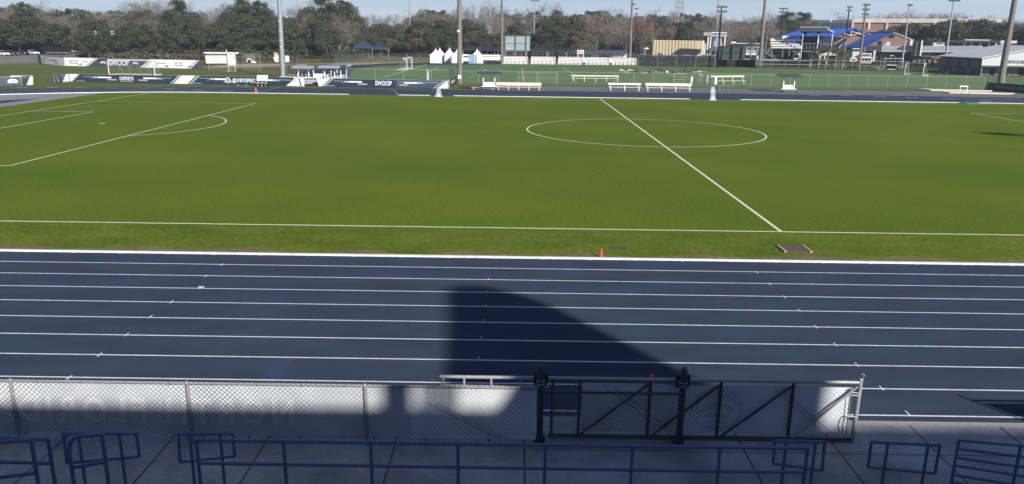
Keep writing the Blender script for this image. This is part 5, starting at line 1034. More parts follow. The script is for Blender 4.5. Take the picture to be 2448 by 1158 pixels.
F = Fr(599, v=148); g = F.thing('olive_panel', 'olive green curved panel standing on the bank behind the white tube', 'panel'); part(g, 'panel', mat('olive_panel', (.075, .10, .07), .7), lambda b: b.add([F.pt(u, v, 2.5) for u, v in ((586, 133), (590, 131.2), (608, 131.2), (612, 133.5), (611, 142), (608, 148), (590, 148))]+[F.pt(u, v, 2.7) for u, v in ((586, 133), (590, 131.2), (608, 131.2), (612, 133.5), (611, 142), (608, 148), (590, 148))], [tuple(range(6, -1, -1)), tuple(range(7, 14))]+[(i, (i+1) % 7, (i+1) % 7+7, i+7) for i in range(7)]))
F = Fr(660, v=146); g = F.thing('picket_row', 'cluster of pale pickets in front of the woods left of the steel pole', 'pickets')
for i, (u, v0, v1) in enumerate(((656.5, 126, 134), (659, 126, 134), (661.5, 126, 134), (664, 127, 135))): part(g, 'picket', M['offwhite'], lambda b: F.bx(b, u, u+1.1, v0, v1+4, 3+i*.2, 3.1+i*.2))
F = Fr(656, v=145); g = F.thing('leaning_board', 'small white board leaning on the bank left of the steel pole', 'board'); part(g, 'board', M['white'], lambda b: b.tube([F.pt(654, 137.5, 0), F.pt(656.5, 144.5, 0)], .17, 4))
# signs and lamps left
for k, (u, v, lab) in enumerate(((276, 78, 'four small white floodlight panes on a dark pole in the woods, right one'), (237, 78, 'faint white floodlight panes among the trees, left one'))):
    F = Fr(u, D=205); g = F.thing('woodland_floodlight', lab, 'floodlight', 'floodlight panes seen against the woods')
    for a, c in ((-3, -3), (2, -3), (-3, 2), (1.5, 2)): part(g, 'pane', M['bwhite'], lambda b: F.bx(b, u+a*(.5 if k else .8), u+a*(.5 if k else .8)+(1.3 if k else 2.0), v+c, v+c+2.0, 0, .2))
    part(g, 'pole', M['black'], lambda b: F.bx(b, u-.5, u+.5, v, 150, .3, .5))
F = Fr(162, v=126); g = F.thing('stone_post', 'pale stone gatepost by the car park road', 'post'); part(g, 'post', M['offwhite'], lambda b: b.add([F.pt(159, 124), F.pt(165.5, 124), F.pt(163.5, 112), F.pt(160.5, 112), F.pt(159, 124, .8), F.pt(165.5, 124, .8), F.pt(163.5, 112, .8), F.pt(160.5, 112, .8)], [(0, 1, 2, 3), (4, 7, 6, 5), (0, 3, 7, 4), (1, 5, 6, 2), (3, 2, 6, 7)]))
F = Fr(198, v=132); g = F.thing('yellow_road_sign', 'yellow diamond road sign on a post at the road bend', 'sign'); part(g, 'plate', mat('sign_yellow', (.50, .42, .20), .5), lambda b: (b.add([F.pt(194.5, 113), F.pt(198, 109), F.pt(202, 113), F.pt(198, 116.5)], [(3, 2, 1, 0)]), b.add([F.pt(199, 115, .05), F.pt(202, 112, .05), F.pt(205, 115, .05), F.pt(202, 118, .05)], [(3, 2, 1, 0)]))); part(g, 'post', M['galv'], lambda b: F.bx(b, 198, 199, 116, 131, .1, .2))
F = Fr(354, v=138); g = F.thing('small_kiosk_sign', 'small grey marker sign at the foot of the woods above the practice goal', 'sign'); part(g, 'plate', M['bgrey'], lambda b: (F.bx(b, 351, 356, 109.5, 113, 0, .1), F.bx(b, 349, 359, 118, 120.5, 0, .1))); part(g, 'post', M['bgrey'], lambda b: F.bx(b, 353, 354.4, 113, 138, .1, .2))
F = Fr(183, D=262); g = F.thing('tree_shade_sheet', 'long low black sheet standing in for the shade under the trees beyond the parked cars', 'fence'); part(g, 'sheet', M['black'], lambda b: (F.bx(b, 102, 196, 113, 127, 0, .3),)); part(g, 'wall', M['sand'], lambda b: F.bx(b, 172, 204, 121, 125, -.5, 0)); part(g, 'kerb', M['sand'], lambda b: F.bx(b, 110, 170, 126, 127.2, -9, -8.7))  # black sheet stands in for the shade under the trees; wall and kerb are separate
F = Fr(156, v=129.5); g = F.thing('road_barrier', 'small pale roadside barrier posts left of the stone gatepost', 'barrier')
for u in (145, 151): part(g, 'post', M['bgrey'], lambda b: F.bx(b, u, u+1.4, 126, 133, 0, .3))
part(g, 'white_box', M['white'], lambda b: F.bx(b, 155.5, 159, 126, 128, -.2, .2))
# ------------------------------------------------------------------ parked cars
def make_car(body, lab):
    g = thing('parked_car', lab, 'car', (0, 0, 0), 0, 'cars parked beyond the left fence')
    prof = [(-2.25, .30), (2.25, .30), (2.30, .62), (2.20, .80), (1.25, .95), (-1.70, 1.0), (-2.20, .92), (-2.30, .55)]
    cab = [(1.20, .94), (.55, 1.40), (-.85, 1.47), (-1.60, 1.30), (-1.95, .98)]
    part(g, 'body', body, lambda b: b.prism(prof, -.88, .88, 'y'))
    b = MB(); n = 5; b.add([(x, -.82, z) for x, z in cab]+[(x*.97, -.66, z) if z > 1.1 else (x, -.82, z) for x, z in cab], []); b = MB()
    L = [(x, -.84 if z < 1.1 else -.64, z) for x, z in cab]; R = [(x, -y, z) for x, y, z in L]
    b.add(L+R, [(0, 1, 2, 3, 4), (9, 8, 7, 6, 5)]+[(i, i+5, (i+1) % 5+5, (i+1) % 5) for i in range(5)]); b.build('windows', M['darkglass'], g)
    part(g, 'roof', body, lambda b: b.add([(.50, -.62, 1.405), (-.85, -.64, 1.48), (-1.50, -.60, 1.34), (-1.50, .60, 1.34), (-.85, .64, 1.48), (.50, .62, 1.405)], [(0, 5, 4, 1), (1, 4, 3, 2)]))
    for x in (-.25,): part(g, 'pillar', body, lambda b: (b.box(x-.05, x+.05, -.80, -.70, .95, 1.42), b.box(x-.05, x+.05, .70, .80, .95, 1.42)))
    for x in (-1.42, 1.42):
        for y in (-.88, .70):
            w_ = part(g, 'wheel', M['black'], lambda b: b.tube([(x, y-.02, .33), (x, y+.20, .33)], .33, 14))
            r_ = MB(); r_.tube([(x, y-.03 if y < 0 else y+.21, .33), (x, y-.02 if y < 0 else y+.22, .33)], .20, 10); r_ = r_.build('rim', M['bgrey'], w_)
    for y in (-.7, .7):
        part(g, 'headlight', M['bwhite'], lambda b: b.box(2.20, 2.30, y-.16, y+.16, .62, .76)); part(g, 'tail_light', bpy.data.materials['sign_red'], lambda b: b.box(-2.29, -2.22, y-.14, y+.14, .70, .85))
    part(g, 'windscreen_edge', M['black'], lambda b: b.box(2.24, 2.32, -.6, .6, .36, .5)); return g
cw = mat('car_white', (.72, .72, .72), .25, spec=.5); cb = mat('car_black', (.015, .016, .02), .2, spec=.6); cr_ = mat('car_maroon', (.12, .012, .018), .25, spec=.6); cg = mat('car_silver', (.40, .41, .42), .25, metal=.4)
cn = mat('car_navy', (.02, .03, .06), .25, spec=.6)
cars = [(6, 134, cw, 'white car at the left edge of the car park, nearest the fence', .15), (28, 133.5, cr_, 'maroon car in the front row of parked cars', .2), (56, 132.5, cn, 'dark blue car between the maroon and the white one in front', .2), (78, 131.5, cw, 'white car at the right end of the front row of cars', .15),
        (24, 127, cw, 'white car in the second row above the maroon one', .3), (50, 126.5, cb, 'black car in the second row, behind the dark blue one', .3), (88, 127.5, cw, 'white car at the right end of the second row, half in shade', .2), (4, 123, cw, 'white car at the left edge of the third row', .3), (40, 122.5, cg, 'silver car in the third row of the car park', .3), (66, 122.5, cw, 'white car in the third row near the big oak', .3), (88, 122.5, cb, 'black car at the right end of the third row', .3), (98, 129, cb, 'black car behind the blue board stub', .6)]
protos = {}
for u, v, mt, lab, a in cars:
    P = at(u, v)
    if mt.name in protos: g = copy_tree(protos[mt.name]); g['label'] = lab
    else: g = make_car(mt, lab); protos[mt.name] = g
    g.location = P; g.rotation_euler.z = math.pi-.5-a if u < 0 else -.35-a
# ------------------------------------------------------------------ people on the turf
M['skin'] = mat('skin', (.42, .25, .17), .6); M['skin2'] = mat('skin_deep', (.16, .085, .05), .6); M['hair'] = mat('dark_hair', (.02, .015, .012), .6); M['hairb'] = mat('fair_hair', (.30, .20, .10), .6)
def cloth(c): 
    n = 'cloth_%d_%d_%d' % tuple(int(q*100) for q in c); return bpy.data.materials.get(n) or mat(n, c, .8)
POSE = {   # pelvis, chest, neck, head, L shoulder, L elbow, L hand, R..., L hip knee ankle toe, R...
 'sit': dict(pel=(0, 0, .14), ch=(-.10, 0, .46), nk=(-.11, 0, .60), hd=(-.08, 0, .74), sh=.19, el=(-.26, .24, .34), ha=(-.30, .26, .06), kn=(.42, .16, .34), an=(.78, .14, .08), to=(.92, .15, .12)),
 'lean': dict(pel=(0, 0, .14), ch=(-.26, 0, .40), nk=(-.34, 0, .52), hd=(-.36, 0, .67), sh=.19, el=(-.50, .22, .25), ha=(-.58, .24, .04), kn=(.46, .12, .16), an=(.90, .12, .07), to=(.98, .14, .15)),
 'kneel': dict(pel=(0, 0, .34), ch=(.16, 0, .62), nk=(.26, 0, .72), hd=(.36, 0, .80), sh=.18, el=(.42, .22, .42), ha=(.50, .20, .08), kn=(.24, .16, .08), an=(-.18, .14, .08), to=(-.30, .14, .04)),
 'prone': dict(pel=(0, 0, .14), ch=(.40, 0, .24), nk=(.56, 0, .36), hd=(.64, 0, .48), sh=.19, el=(.60, .22, .06), ha=(.84, .16, .05), kn=(-.44, .12, .09), an=(-.86, .12, .09), to=(-1.0, .12, .04)),
 'stand': dict(pel=(0, 0, .93), ch=(.03, 0, 1.28), nk=(.03, 0, 1.45), hd=(.06, 0, 1.60), sh=.20, el=(.03, .27, 1.12), ha=(.16, .25, .90), kn=(.04, .11, .48), an=(0, .12, .08), to=(.16, .13, .04)),
 'bend': dict(pel=(0, 0, .86), ch=(.30, 0, 1.05), nk=(.44, 0, 1.08), hd=(.56, 0, 1.06), sh=.19, el=(.42, .22, .76), ha=(.50, .18, .50), kn=(.10, .12, .46), an=(0, .13, .08), to=(.16, .14, .04))}
def person(label, P, pose, rz, shirt, legs, skin=None, hair=None, sleeves=False, group=None, s=1.0):
    p = POSE[pose]; sk = skin or M['skin']; V = []; E_ = []; Rr = []; T = []   # T: material tag per vertex
    def v(c, r, t): V.append(tuple(q*s for q in c)); Rr.append(r*s); T.append(t); return len(V)-1
    SK, SH, LG, SO = 0, 1, 2, 3
    pe = v(p['pel'], .145, LG); wa = v([(a*.55+b_*.45) for a, b_ in zip(p['pel'], p['ch'])], .125, SH); ch = v(p['ch'], .155, SH); nk = v(p['nk'], .060, SK); h0 = v([(a*.6+b_*.4) for a, b_ in zip(p['nk'], p['hd'])], .07, SK); hd = v(p['hd'], .098, SK)
    hu = Vector(p['hd'])-Vector(p['nk']); hu.normalize(); ht = v(tuple(Vector(p['hd'])+hu*.07), .075, SK)
    E_ += [(pe, wa), (wa, ch), (ch, nk), (nk, h0), (h0, hd), (hd, ht)]
    for sg in (1, -1):
        up = Vector(p['ch'])*.35+Vector(p['nk'])*.65
        sh = v((up.x, sg*p['sh'], up.z-.03), .068, SH); f = lambda q, k=1: (q[0], sg*q[1]*k, q[2])
        el = v(f(p['el']), .048, SH if sleeves else SK); ha = v(f(p['ha']), .034, SK); dh = (Vector(f(p['ha']))-Vector(f(p['el']))).normalized()
        hn = v(tuple(Vector(f(p['ha']))+dh*.07+Vector((.02, 0, 0))), .040, SK); ft = v(tuple(Vector(f(p['ha']))+dh*.07+Vector((.09, 0, .0))), .022, SK)
        hp = v((p['pel'][0], sg*.10, p['pel'][2]), .105, LG); kn = v(f(p['kn']), .068, LG); an = v(f(p['an']), .046, SK if legs is None else LG); to = v(f(p['to']), .042, SO)
        E_ += [(ch, sh), (sh, el), (el, ha), (ha, hn), (hn, ft), (pe, hp), (hp, kn), (kn, an), (an, to)]
    me = bpy.data.meshes.new('person'); me.from_pydata(V, E_, []); o = bpy.data.objects.new('tmp', me); COL.objects.link(o)
    md = o.modifiers.new('s', 'SKIN'); md.use_smooth_shade = True
    for i, sv in enumerate(me.skin_vertices[0].data): sv.radius = (Rr[i], Rr[i]); sv.use_root = (i == 0)
    o.modifiers.new('u', 'SUBSURF').levels = 1
    bpy.context.view_layer.update(); nm = bpy.data.meshes.new_from_object(o.evaluated_get(bpy.context.evaluated_depsgraph_get())); bpy.data.objects.remove(o)
    nm.materials.clear()
    for q in (sk, cloth(shirt), cloth(legs), M['black']): nm.materials.append(q)
    segs = [(Vector(V[a]), Vector(V[c]), T[a], T[c]) for a, c in E_]
    for f in nm.polygons:
        best = None
        for a, c, ta, tc_ in segs:
            d = c-a; t = max(0, min(1, (f.center-a).dot(d)/max(1e-9, d.length_squared))); q = (f.center-(a+d*t)).length
            if best is None or q < best[0]: best = (q, ta if t < .5 else tc_)
        f.material_index = best[1]
    nm.name = 'person'; g = bpy.data.objects.new('person', nm); COL.objects.link(g); g.location = P; g.rotation_euler.z = rz; tag(g, label, 'person', group)
    b = MB(); c = Vector(p['hd'])*s; n = 10
    for i in range(5):
        for j in range(n): pass
    prof = [(.108*math.cos(a)*s, .108*math.sin(a)*s) for a in np.linspace(-.5, math.pi/2-.02, 6)]
    b.lathe(prof, (c.x-.018*s, c.y, c.z+.022*s), 12); b.build('hair', hair or M['hair'], g)
    b = MB(); fx = c+Vector((.098*s, 0, 0))
    for sy in (-1, 1): b.cbox((fx.x-.004, sy*.034*s, c.z+.01*s), .012*s, .022*s, .012*s)
    b.cbox((fx.x-.004, 0, c.z-.055*s), .012*s, .04*s, .010*s); b.build('eyes_and_mouth', M['hair'], g)
    b = MB(); b.add([(fx.x-.01, -.012*s, c.z-.02*s), (fx.x-.01, .012*s, c.z-.02*s), (fx.x+.018*s, 0, c.z-.022*s), (fx.x-.01, 0, c.z+.02*s)], [(0, 2, 3), (2, 1, 3), (0, 1, 2)])
    for sy in (-1, 1): b.cbox((c.x-.005, sy*.098*s, c.z), .03*s, .014*s, .05*s)
    b.build('nose_and_ears', sk, g); return g
W_, K_, R_, N_ = (.62, .62, .60), (.02, .02, .024), (.42, .07, .06), (.06, .07, .09)
GP = 'people resting on the turf field'
pl = [((1484, 172), 'sit', .3, W_, W_, 'person in white sitting with knees up at the left end of the group'), ((1496, 174.5), 'kneel', .1, K_, (.5, .38, .30), 'person in a dark top kneeling forward beside the one in white'), ((1503, 170), 'lean', 0, (.35, .45, .47), W_, 'person in pale grey lying back with legs stretched right'),
      ((1521, 177), 'sit', .2, K_, K_, 'person in black sitting, first of the row behind the gate'), ((1528, 177.5), 'sit', 2.9, R_, N_, 'person in dark red sitting right beside the first black one'), ((1537, 177.5), 'sit', -.2, K_, (.5, .5, .5), 'person in black with pale trousers sitting in the row'),
      ((1553, 177.5), 'sit', 1.5, (.03, .04, .045), K_, 'person all in dark clothes sitting alone in mid row'), ((1567, 177.5), 'sit', -1.4, R_, (.5, .3, .25), 'person in a red top sitting left of the one lying down'), ((1580, 169.5), 'prone', math.pi, K_, K_, 'person in black lying face down farther out on the turf'),
      ((1594, 177.5), 'sit', -1.7, W_, (.5, .5, .5), 'person in white bent over knees, right of the one lying down'), ((1609, 178), 'sit', .6, K_, K_, 'person in black sitting by the fence gate'), ((1634, 170.5), 'sit', 0, K_, N_, 'person in black sitting farther out, right of the gate'),
      ((1645, 173), 'lean', .3, (.10, .14, .12), K_, 'person in dark green leaning back near the frame'), ((1653, 175), 'kneel', 0, K_, (.45, .2, .16), 'person kneeling in a dark top next to the frame post'), ((1667, 174), 'prone', 0, W_, (.5, .3, .24), 'person in white lying right of the frame post'),
      ((1676, 174), 'sit', .5, R_, K_, 'person in red sitting under the dark frame bar'), ((1685, 174.5), 'sit', 2.4, (.5, .25, .2), W_, 'person in a pinkish top at the right end of the group')]
for i, (q, pose, rz, sh, lg, lab) in enumerate(pl): person(lab, at(*q), pose, rz, sh, lg, M['skin2'] if i in (3, 6, 8, 12) else None, sleeves=i % 2 == 0, group=GP, s=1.12)
g = person('person in a pale hat and dark top bending over behind the fence gate', at(1618, 190), 'bend', -1.5, K_, (.12, .10, .08), None, cloth((.55, .47, .38)), True, GP)
F = Fr(1670, v=196); g = F.thing('flat_roofed_frame', 'thin dark flat topped frame standing among bins beyond the fence', 'frame')
part(g, 'top_bar', M['black'], lambda b: F.bx(b, 1651, 1698, 167.8, 169, 0, .5))
for u in (1653, 1686): part(g, 'post', M['black'], lambda b: F.bx(b, u, u+1, 168, 195, .1, .3))
for u, lab, m_, wd, hh in ((1652, 'white drinks cooler stand left of the frame', M['bwhite'], .22, 1.0), (1689, 'grey bin at the right foot of the frame', M['bgrey'], .28, 1.15)):
    g = thing('field_bin', lab, 'bin', at(u, 199), 0, 'bins by the flat topped frame'); part(g, 'bin', m_, lambda b: b.lathe([(wd*.8, 0), (wd, hh*.8), (wd, hh)], n=10)); part(g, 'lid', M['bgrey'], lambda b: b.lathe([(wd*1.15, 0), (wd*1.1, .1), (.01, .16)], (0, 0, hh), 10))
for u, h_ in ((1671, 1.4), (1677, 1.2)):
    g = thing('bollard', 'thin white bollard between the two bins', 'bollard', at(u, 199), 0, 'white bollards between the bins'); part(g, 'post', M['bgrey'], lambda b: b.tube([(0, 0, 0), (0, 0, h_)], .05, 6)); part(g, 'cap', M['bwhite'], lambda b: b.lathe([(.12, 0), (.1, .12), (.01, .16)], (0, 0, h_), 8))
g = person('dark figure crouching in front of the bleachers, left of the slim concrete pole', at(1173, 153.5), 'kneel', 1.0, K_, K_, None, None, True, 'people by the bleachers')
# ------------------------------------------------------------------ trees
rng = np.random.default_rng(11)
def leafmat(name, c1, c2, sc=.5):
    m = bpy.data.materials.new(name); m.use_nodes = True; t = m.node_tree; b = t.nodes['Principled BSDF']; b.inputs['Roughness'].default_value = .75; b.inputs['Specular IOR Level'].default_value = .15
    oi = t.nodes.new('ShaderNodeObjectInfo'); ge = t.nodes.new('ShaderNodeNewGeometry'); nz = t.nodes.new('ShaderNodeTexNoise'); nz.inputs['Scale'].default_value = sc
    ad = t.nodes.new('ShaderNodeMath'); ad.operation = 'MULTIPLY_ADD'; ad.inputs[1].default_value = .5; r = t.nodes.new('ShaderNodeMath'); r.operation = 'MULTIPLY_ADD'; r.inputs[1].default_value = .35
    t.links.new(ge.outputs['Position'], nz.inputs['Vector']); t.links.new(oi.outputs['Random'], ad.inputs[0]); t.links.new(nz.outputs[0], r.inputs[0]); t.links.new(r.outputs[0], ad.inputs[2])
    a2 = t.nodes.new('ShaderNodeMath'); a2.operation = 'MULTIPLY_ADD'; a2.inputs[1].default_value = .25; t.links.new(ge.outputs['Random Per Island'], a2.inputs[0]); t.links.new(ad.outputs[0], a2.inputs[2])
    x = t.nodes.new('ShaderNodeMix'); x.data_type = 'RGBA'; x.inputs[6].default_value = tuple(c1)+(1,); x.inputs[7].default_value = tuple(c2)+(1,); t.links.new(a2.outputs[0], x.inputs[0]); t.links.new(x.outputs[2], b.inputs['Base Color'])
    return m
LM = dict(oak=leafmat('oak_foliage', (.016, .026, .016), (.058, .064, .038)), pine=leafmat('pine_foliage', (.019, .036, .021), (.050, .068, .034)), bare=leafmat('bare_twigs', (.095, .086, .078), (.19, .168, .152)),
          red=leafmat('red_budding_twigs', (.12, .060, .055), (.19, .10, .09)), palm=leafmat('palm_fronds', (.045, .060, .028), (.10, .11, .055)), brush=leafmat('brush_foliage', (.045, .042, .028), (.10, .082, .05)), tan=leafmat('winter_foliage', (.055, .050, .034), (.12, .10, .068)))
BK = mat('bark', (.10, .085, .07), .9, var=.3, scale=2); BKP = mat('pale_bark', (.21, .185, .16), .9, var=.3, scale=2)
def leaf_mesh(name, C, S, m, nrm=None, flat=.6):
    """many small leaf clumps: two crossed triangles each; C centres (n,3), S sizes"""
    n = len(C); a = rng.normal(size=(n, 3)); a /= np.linalg.norm(a, axis=1)[:, None]
    if nrm is not None: a = a*flat+nrm; a /= np.linalg.norm(a, axis=1)[:, None]
    t = np.cross(a, rng.normal(size=(n, 3))); t /= np.linalg.norm(t, axis=1)[:, None]; bt = np.cross(a, t); S = S[:, None]
    v = np.stack([C+t*S*.6, C+bt*S*.5, C-t*S*.55, C-bt*S*.45], 1)+rng.normal(size=(n, 4, 3))*.12*S[:, :, None]
    me = bpy.data.meshes.new(name); me.vertices.add(n*4); me.vertices.foreach_set('co', v.reshape(-1)); me.loops.add(n*4); me.loops.foreach_set('vertex_index', np.arange(n*4, dtype=np.int32))
    me.polygons.add(n); me.polygons.foreach_set('loop_start', np.arange(0, n*4, 4, dtype=np.int32)); me.materials.append(m); me.update(calc_edges=True); me.validate(); return me
def clumps(cl, per, size, shell=.35):
    """points in ellipsoid clumps, denser near the outside"""
    P = []; N = []
    for c, r in cl:
        n = max(6, int(per*r[0]*r[2])); d = rng.normal(size=(n, 3)); d /= np.linalg.norm(d, axis=1)[:, None]; k = 1-rng.random(n)**1.6*shell*1.6
        P.append(np.array(c)+d*np.array(r)*k[:, None]); N.append(d)
    P = np.concatenate(P); N = np.concatenate(N); return P, N, size*(.6+.8*rng.random(len(P)))
def branch_mb(b, p, d, L, r, depth, tips, spread=.55, up=.12, n=5, kids=(2, 4)):
    q = Vector(p); pts = [q.copy()]; dd = Vector(d).normalized()
    for i in range(3):
        dd = (dd+Vector(rng.normal(size=3))*.13+Vector((0, 0, up))).normalized(); q = q+dd*L/3; pts.append(q.copy())
    b.tube(pts, r, n if depth > 1 else 3, r2=r*.5, cap=False)
    if depth == 0: tips.append(q); return
    for k in range(rng.integers(*kids)):
        nd = (dd+Vector(rng.normal(size=3))*spread).normalized(); s = pts[1+int(rng.integers(0, 3))] if k else q
        branch_mb(b, s, nd, L*(.60+.2*rng.random()), r*.55, depth-1, tips, spread, up, max(3, n-1), kids)
PROTO = {}
def proto(kind, var, trunk, crown, H): PROTO.setdefault(kind, []).append((trunk, crown, H))
def mk_oak(H, W, seed, lm='oak', kind='oak', n=9, size=.40):
    global rng; rng = np.random.default_rng(seed); b = MB(); tips = []
    b.tube([(0, 0, 0), (.1, 0, H*.16), (0, .1, H*.30)], H*.030, 8, r2=H*.022)
    for i in range(6):
        a = i*1.05+rng.random(); branch_mb(b, (0, .05, H*.26), (math.cos(a), math.sin(a), .7), H*.30, H*.014, 1, tips, .5, .1)
    cl = [((0, 0, H*.50), (W*.30, W*.30, H*.28))]
    for i in range(n+13):
        a = rng.random()*6.28; el = rng.random()**.7; rr = W*.5*(1-el*.65)*(.75+.3*rng.random()); cl.append(((math.cos(a)*rr*.85, math.sin(a)*rr*.85, H*(.28+.60*el)), (W*(.11+.08*rng.random()),)*2+(H*(.075+.065*rng.random()),)))
    P, N, S = clumps(cl, 95, size); ok = P[:, 2] > H*.10; P, N, S = P[ok], N[ok], S[ok]
    tm = bpy.data.meshes.new('trunk'); tm.from_pydata(b.v, [], b.f); tm.materials.append(BK); proto(kind, seed, tm, leaf_mesh('crown', P, S, LM[lm], N, .9), H)
def mk_pine(H, seed):
    global rng; rng = np.random.default_rng(seed); b = MB(); tips = []
    b.tube([(0, 0, 0), (.15, .1, H*.4), (.1, 0, H*.75), (0, 0, H*.97)], H*.017, 7, r2=.05); cl = []
    for i in range(15):
        t = .48+.50*i/15; a = rng.random()*6.28; L = H*(.21-.15*((t-.48)/.5)**1.5)*(.6+.6*rng.random()); z = H*t; e = Vector((math.cos(a)*L, math.sin(a)*L, z+L*.35)); b.tube([(0, 0, z), tuple(Vector((0, 0, z)).lerp(e, .5)+Vector((0, 0, .2))), tuple(e)], .10, 4, r2=.03, cap=False)
        cl.append((tuple(e), (L*.55+.5, L*.55+.5, .75+L*.18))); cl.append((tuple(Vector((0, 0, z)).lerp(e, .55)+Vector((0, 0, .5))), (L*.4+.3, L*.4+.3, .6)))
    cl.append(((0, 0, H*.95), (H*.055, H*.055, H*.05))); P, N, S = clumps(cl, 110, .36, .6)
    tm = bpy.data.meshes.new('trunk'); tm.from_pydata(b.v, [], b.f); tm.materials.append(BK); proto('pine', seed, tm, leaf_mesh('crown', P, S, LM['pine'], N, 1.2), H)
def mk_bare(H, seed, lm='bare', kind='bare', W=.5):
    global rng; rng = np.random.default_rng(seed); b = MB(); tips = []
    b.tube([(0, 0, 0), (.1, .1, H*.25), (0, 0, H*.45), (.1, 0, H*.7)], H*.016, 6, r2=H*.006)
    for i in range(9):
        a = rng.random()*6.28; z = H*(.28+.38*i/9); branch_mb(b, (0, 0, z), (math.cos(a)*W*1.6, math.sin(a)*W*1.6, 1.0), H*.26, H*.0062, 2, tips, .45, .10, 4, (2, 4))
    T = np.array([tuple(t) for t in tips]); m = len(T); k = 16
    d = rng.normal(size=(m*k, 3)); d[:, 2] = abs(d[:, 2])*.9+.2; d /= np.linalg.norm(d, axis=1)[:, None]; base = np.repeat(T, k, 0)+rng.normal(size=(m*k, 3))*.55; L = .7+1.2*rng.random(m*k); w_ = .030+.02*rng.random(m*k)
    s = np.cross(d, rng.normal(size=(m*k, 3))); s /= np.linalg.norm(s, axis=1)[:, None]; e = base+d*L[:, None]
    v = np.stack([base+s*w_[:, None], base-s*w_[:, None], e-s*w_[:, None]*.4, e+s*w_[:, None]*.4], 1); n = len(v); me = bpy.data.meshes.new('crown'); me.vertices.add(n*4); me.vertices.foreach_set('co', v.reshape(-1)); me.loops.add(n*4); me.loops.foreach_set('vertex_index', np.arange(n*4, dtype=np.int32)); me.polygons.add(n); me.polygons.foreach_set('loop_start', np.arange(0, n*4, 4, dtype=np.int32)); me.materials.append(LM[lm]); me.update(calc_edges=True)
    tm = bpy.data.meshes.new('trunk'); tm.from_pydata(b.v, [], b.f); tm.materials.append(BKP if lm != 'red' else BK); proto(kind, seed, tm, me, H)
for i, (H, W) in enumerate(((12, 14), (12, 12), (13, 15), (12, 11))): mk_oak(H, W, 20+i)
for i in range(2): mk_oak(12, 11, 40+i, 'tan', 'tan', 8, .38)
for i in range(3): mk_pine(20, 60+i)
for i in range(4): mk_bare(16, 80+i)
mk_bare(13, 90, 'red', 'red', .45)
def plant(kind, P, H, label, group, wide=1.0, cat='tree', k=None):
    pr = PROTO[kind][(k if k is not None else random.randrange(99)) % len(PROTO[kind])]; s = H/pr[2]
    nm = {'oak': 'oak_tree', 'tan': 'winter_oak_tree', 'pine': 'pine_tree', 'bare': 'bare_tree', 'red': 'red_budding_tree'}[kind]
    g = thing(nm, label, cat, (P[0], P[1], -.05), random.random()*6.28, group); g.scale = (s*wide, s*wide, s)
    for m_, n_ in ((pr[0], 'trunk'), (pr[1], 'crown')):
        o = bpy.data.objects.new(n_, m_); COL.objects.link(o); o.parent = g
    return g
PROF = [(-60, 20), (0, 18), (40, 15), (75, 6), (105, 22), (150, 24), (200, 22), (250, 26), (300, 24), (345, 14), (400, 14), (440, 4), (462, 20), (500, 32), (540, 22), (585, 12), (650, 14), (662, 32), (700, 28), (750, 24), (775, 8), (835, 10), (856, 40), (905, 46), (960, 44), (995, 36), (1015, 26), (1060, 26), (1100, 26), (1140, 30), (1180, 26), (1230, 30), (1262, 30), (1290, 22), (1330, 26), (1360, 34), (1385, 22), (1430, 26), (1460, 30), (1500, 36), (1560, 33), (1600, 34), (1640, 33), (1690, 36), (1730, 44), (1760, 40), (1810, 42), (1830, 46), (1868, 36), (1905, 36), (1920, 50), (1950, 46), (1980, 42), (2010, 44), (2050, 44), (2120, 40), (2148, 34), (2175, 40), (2215, 40), (2250, 34), (2290, 42), (2330, 46), (2448, 52), (2520, 52)]
def prof(u): return float(np.interp(u, [p[0] for p in PROF], [p[1] for p in PROF]))
LMK = [(120, 'behind the parked cars'), (215, 'above the road bend'), (360, 'behind the rear banner wall'), (480, 'above the right end of the rear banner'), (580, 'behind the white shed'), (700, 'near the thick steel pole'), (860, 'above the dark mesh fence on the bank'), (960, 'behind the blue canopies'), (1110, 'behind the white peaked tents'), (1200, 'between the two concrete poles'), (1300, 'behind the grey scoreboard back'), (1400, 'above the middle bleachers'), (1520, 'above the right bleachers'), (1600, 'left of the lattice mast'), (1700, 'above the tan wall'), (1830, 'behind the green scoreboard'), (1930, 'left of the covered stand roof'), (2110, 'above the arena roof'), (2260, 'right of the brick gable'), (2400, 'above the pale seam roof'), (9999, 'at the right edge behind the stout pole')]
def lmk(u): return next(t for x, t in LMK if u < x)
KN = {'oak': 'dark evergreen oak', 'tan': 'brownish winter oak', 'pine': 'tall dark pine', 'bare': 'leafless grey tree', 'red': 'leafless reddish tree'}
random.seed(21)
def row(u0, u1, D, step, off, kinds, where, jit=6, wide=1.0, grp='trees of the wood edge', prf=prof):
    u = u0
    while u < u1:
        uu = u+random.uniform(-.25, .25)*step; P = at_dist(uu, D*(1+random.uniform(-.03, .03))); v = prf(uu)+off+random.uniform(-jit, jit); H = hgt(P, v)
        kd = random.choice(kinds(uu)) if callable(kinds) else random.choice(kinds)
        if H > 2: plant(kd, P, H, '%s %s %s' % (KN[kd], where, lmk(uu)), '%s, %s' % (grp, KN[kd]+' '+where+' '+lmk(uu)), wide)
        u += step*random.uniform(.85, 1.15)
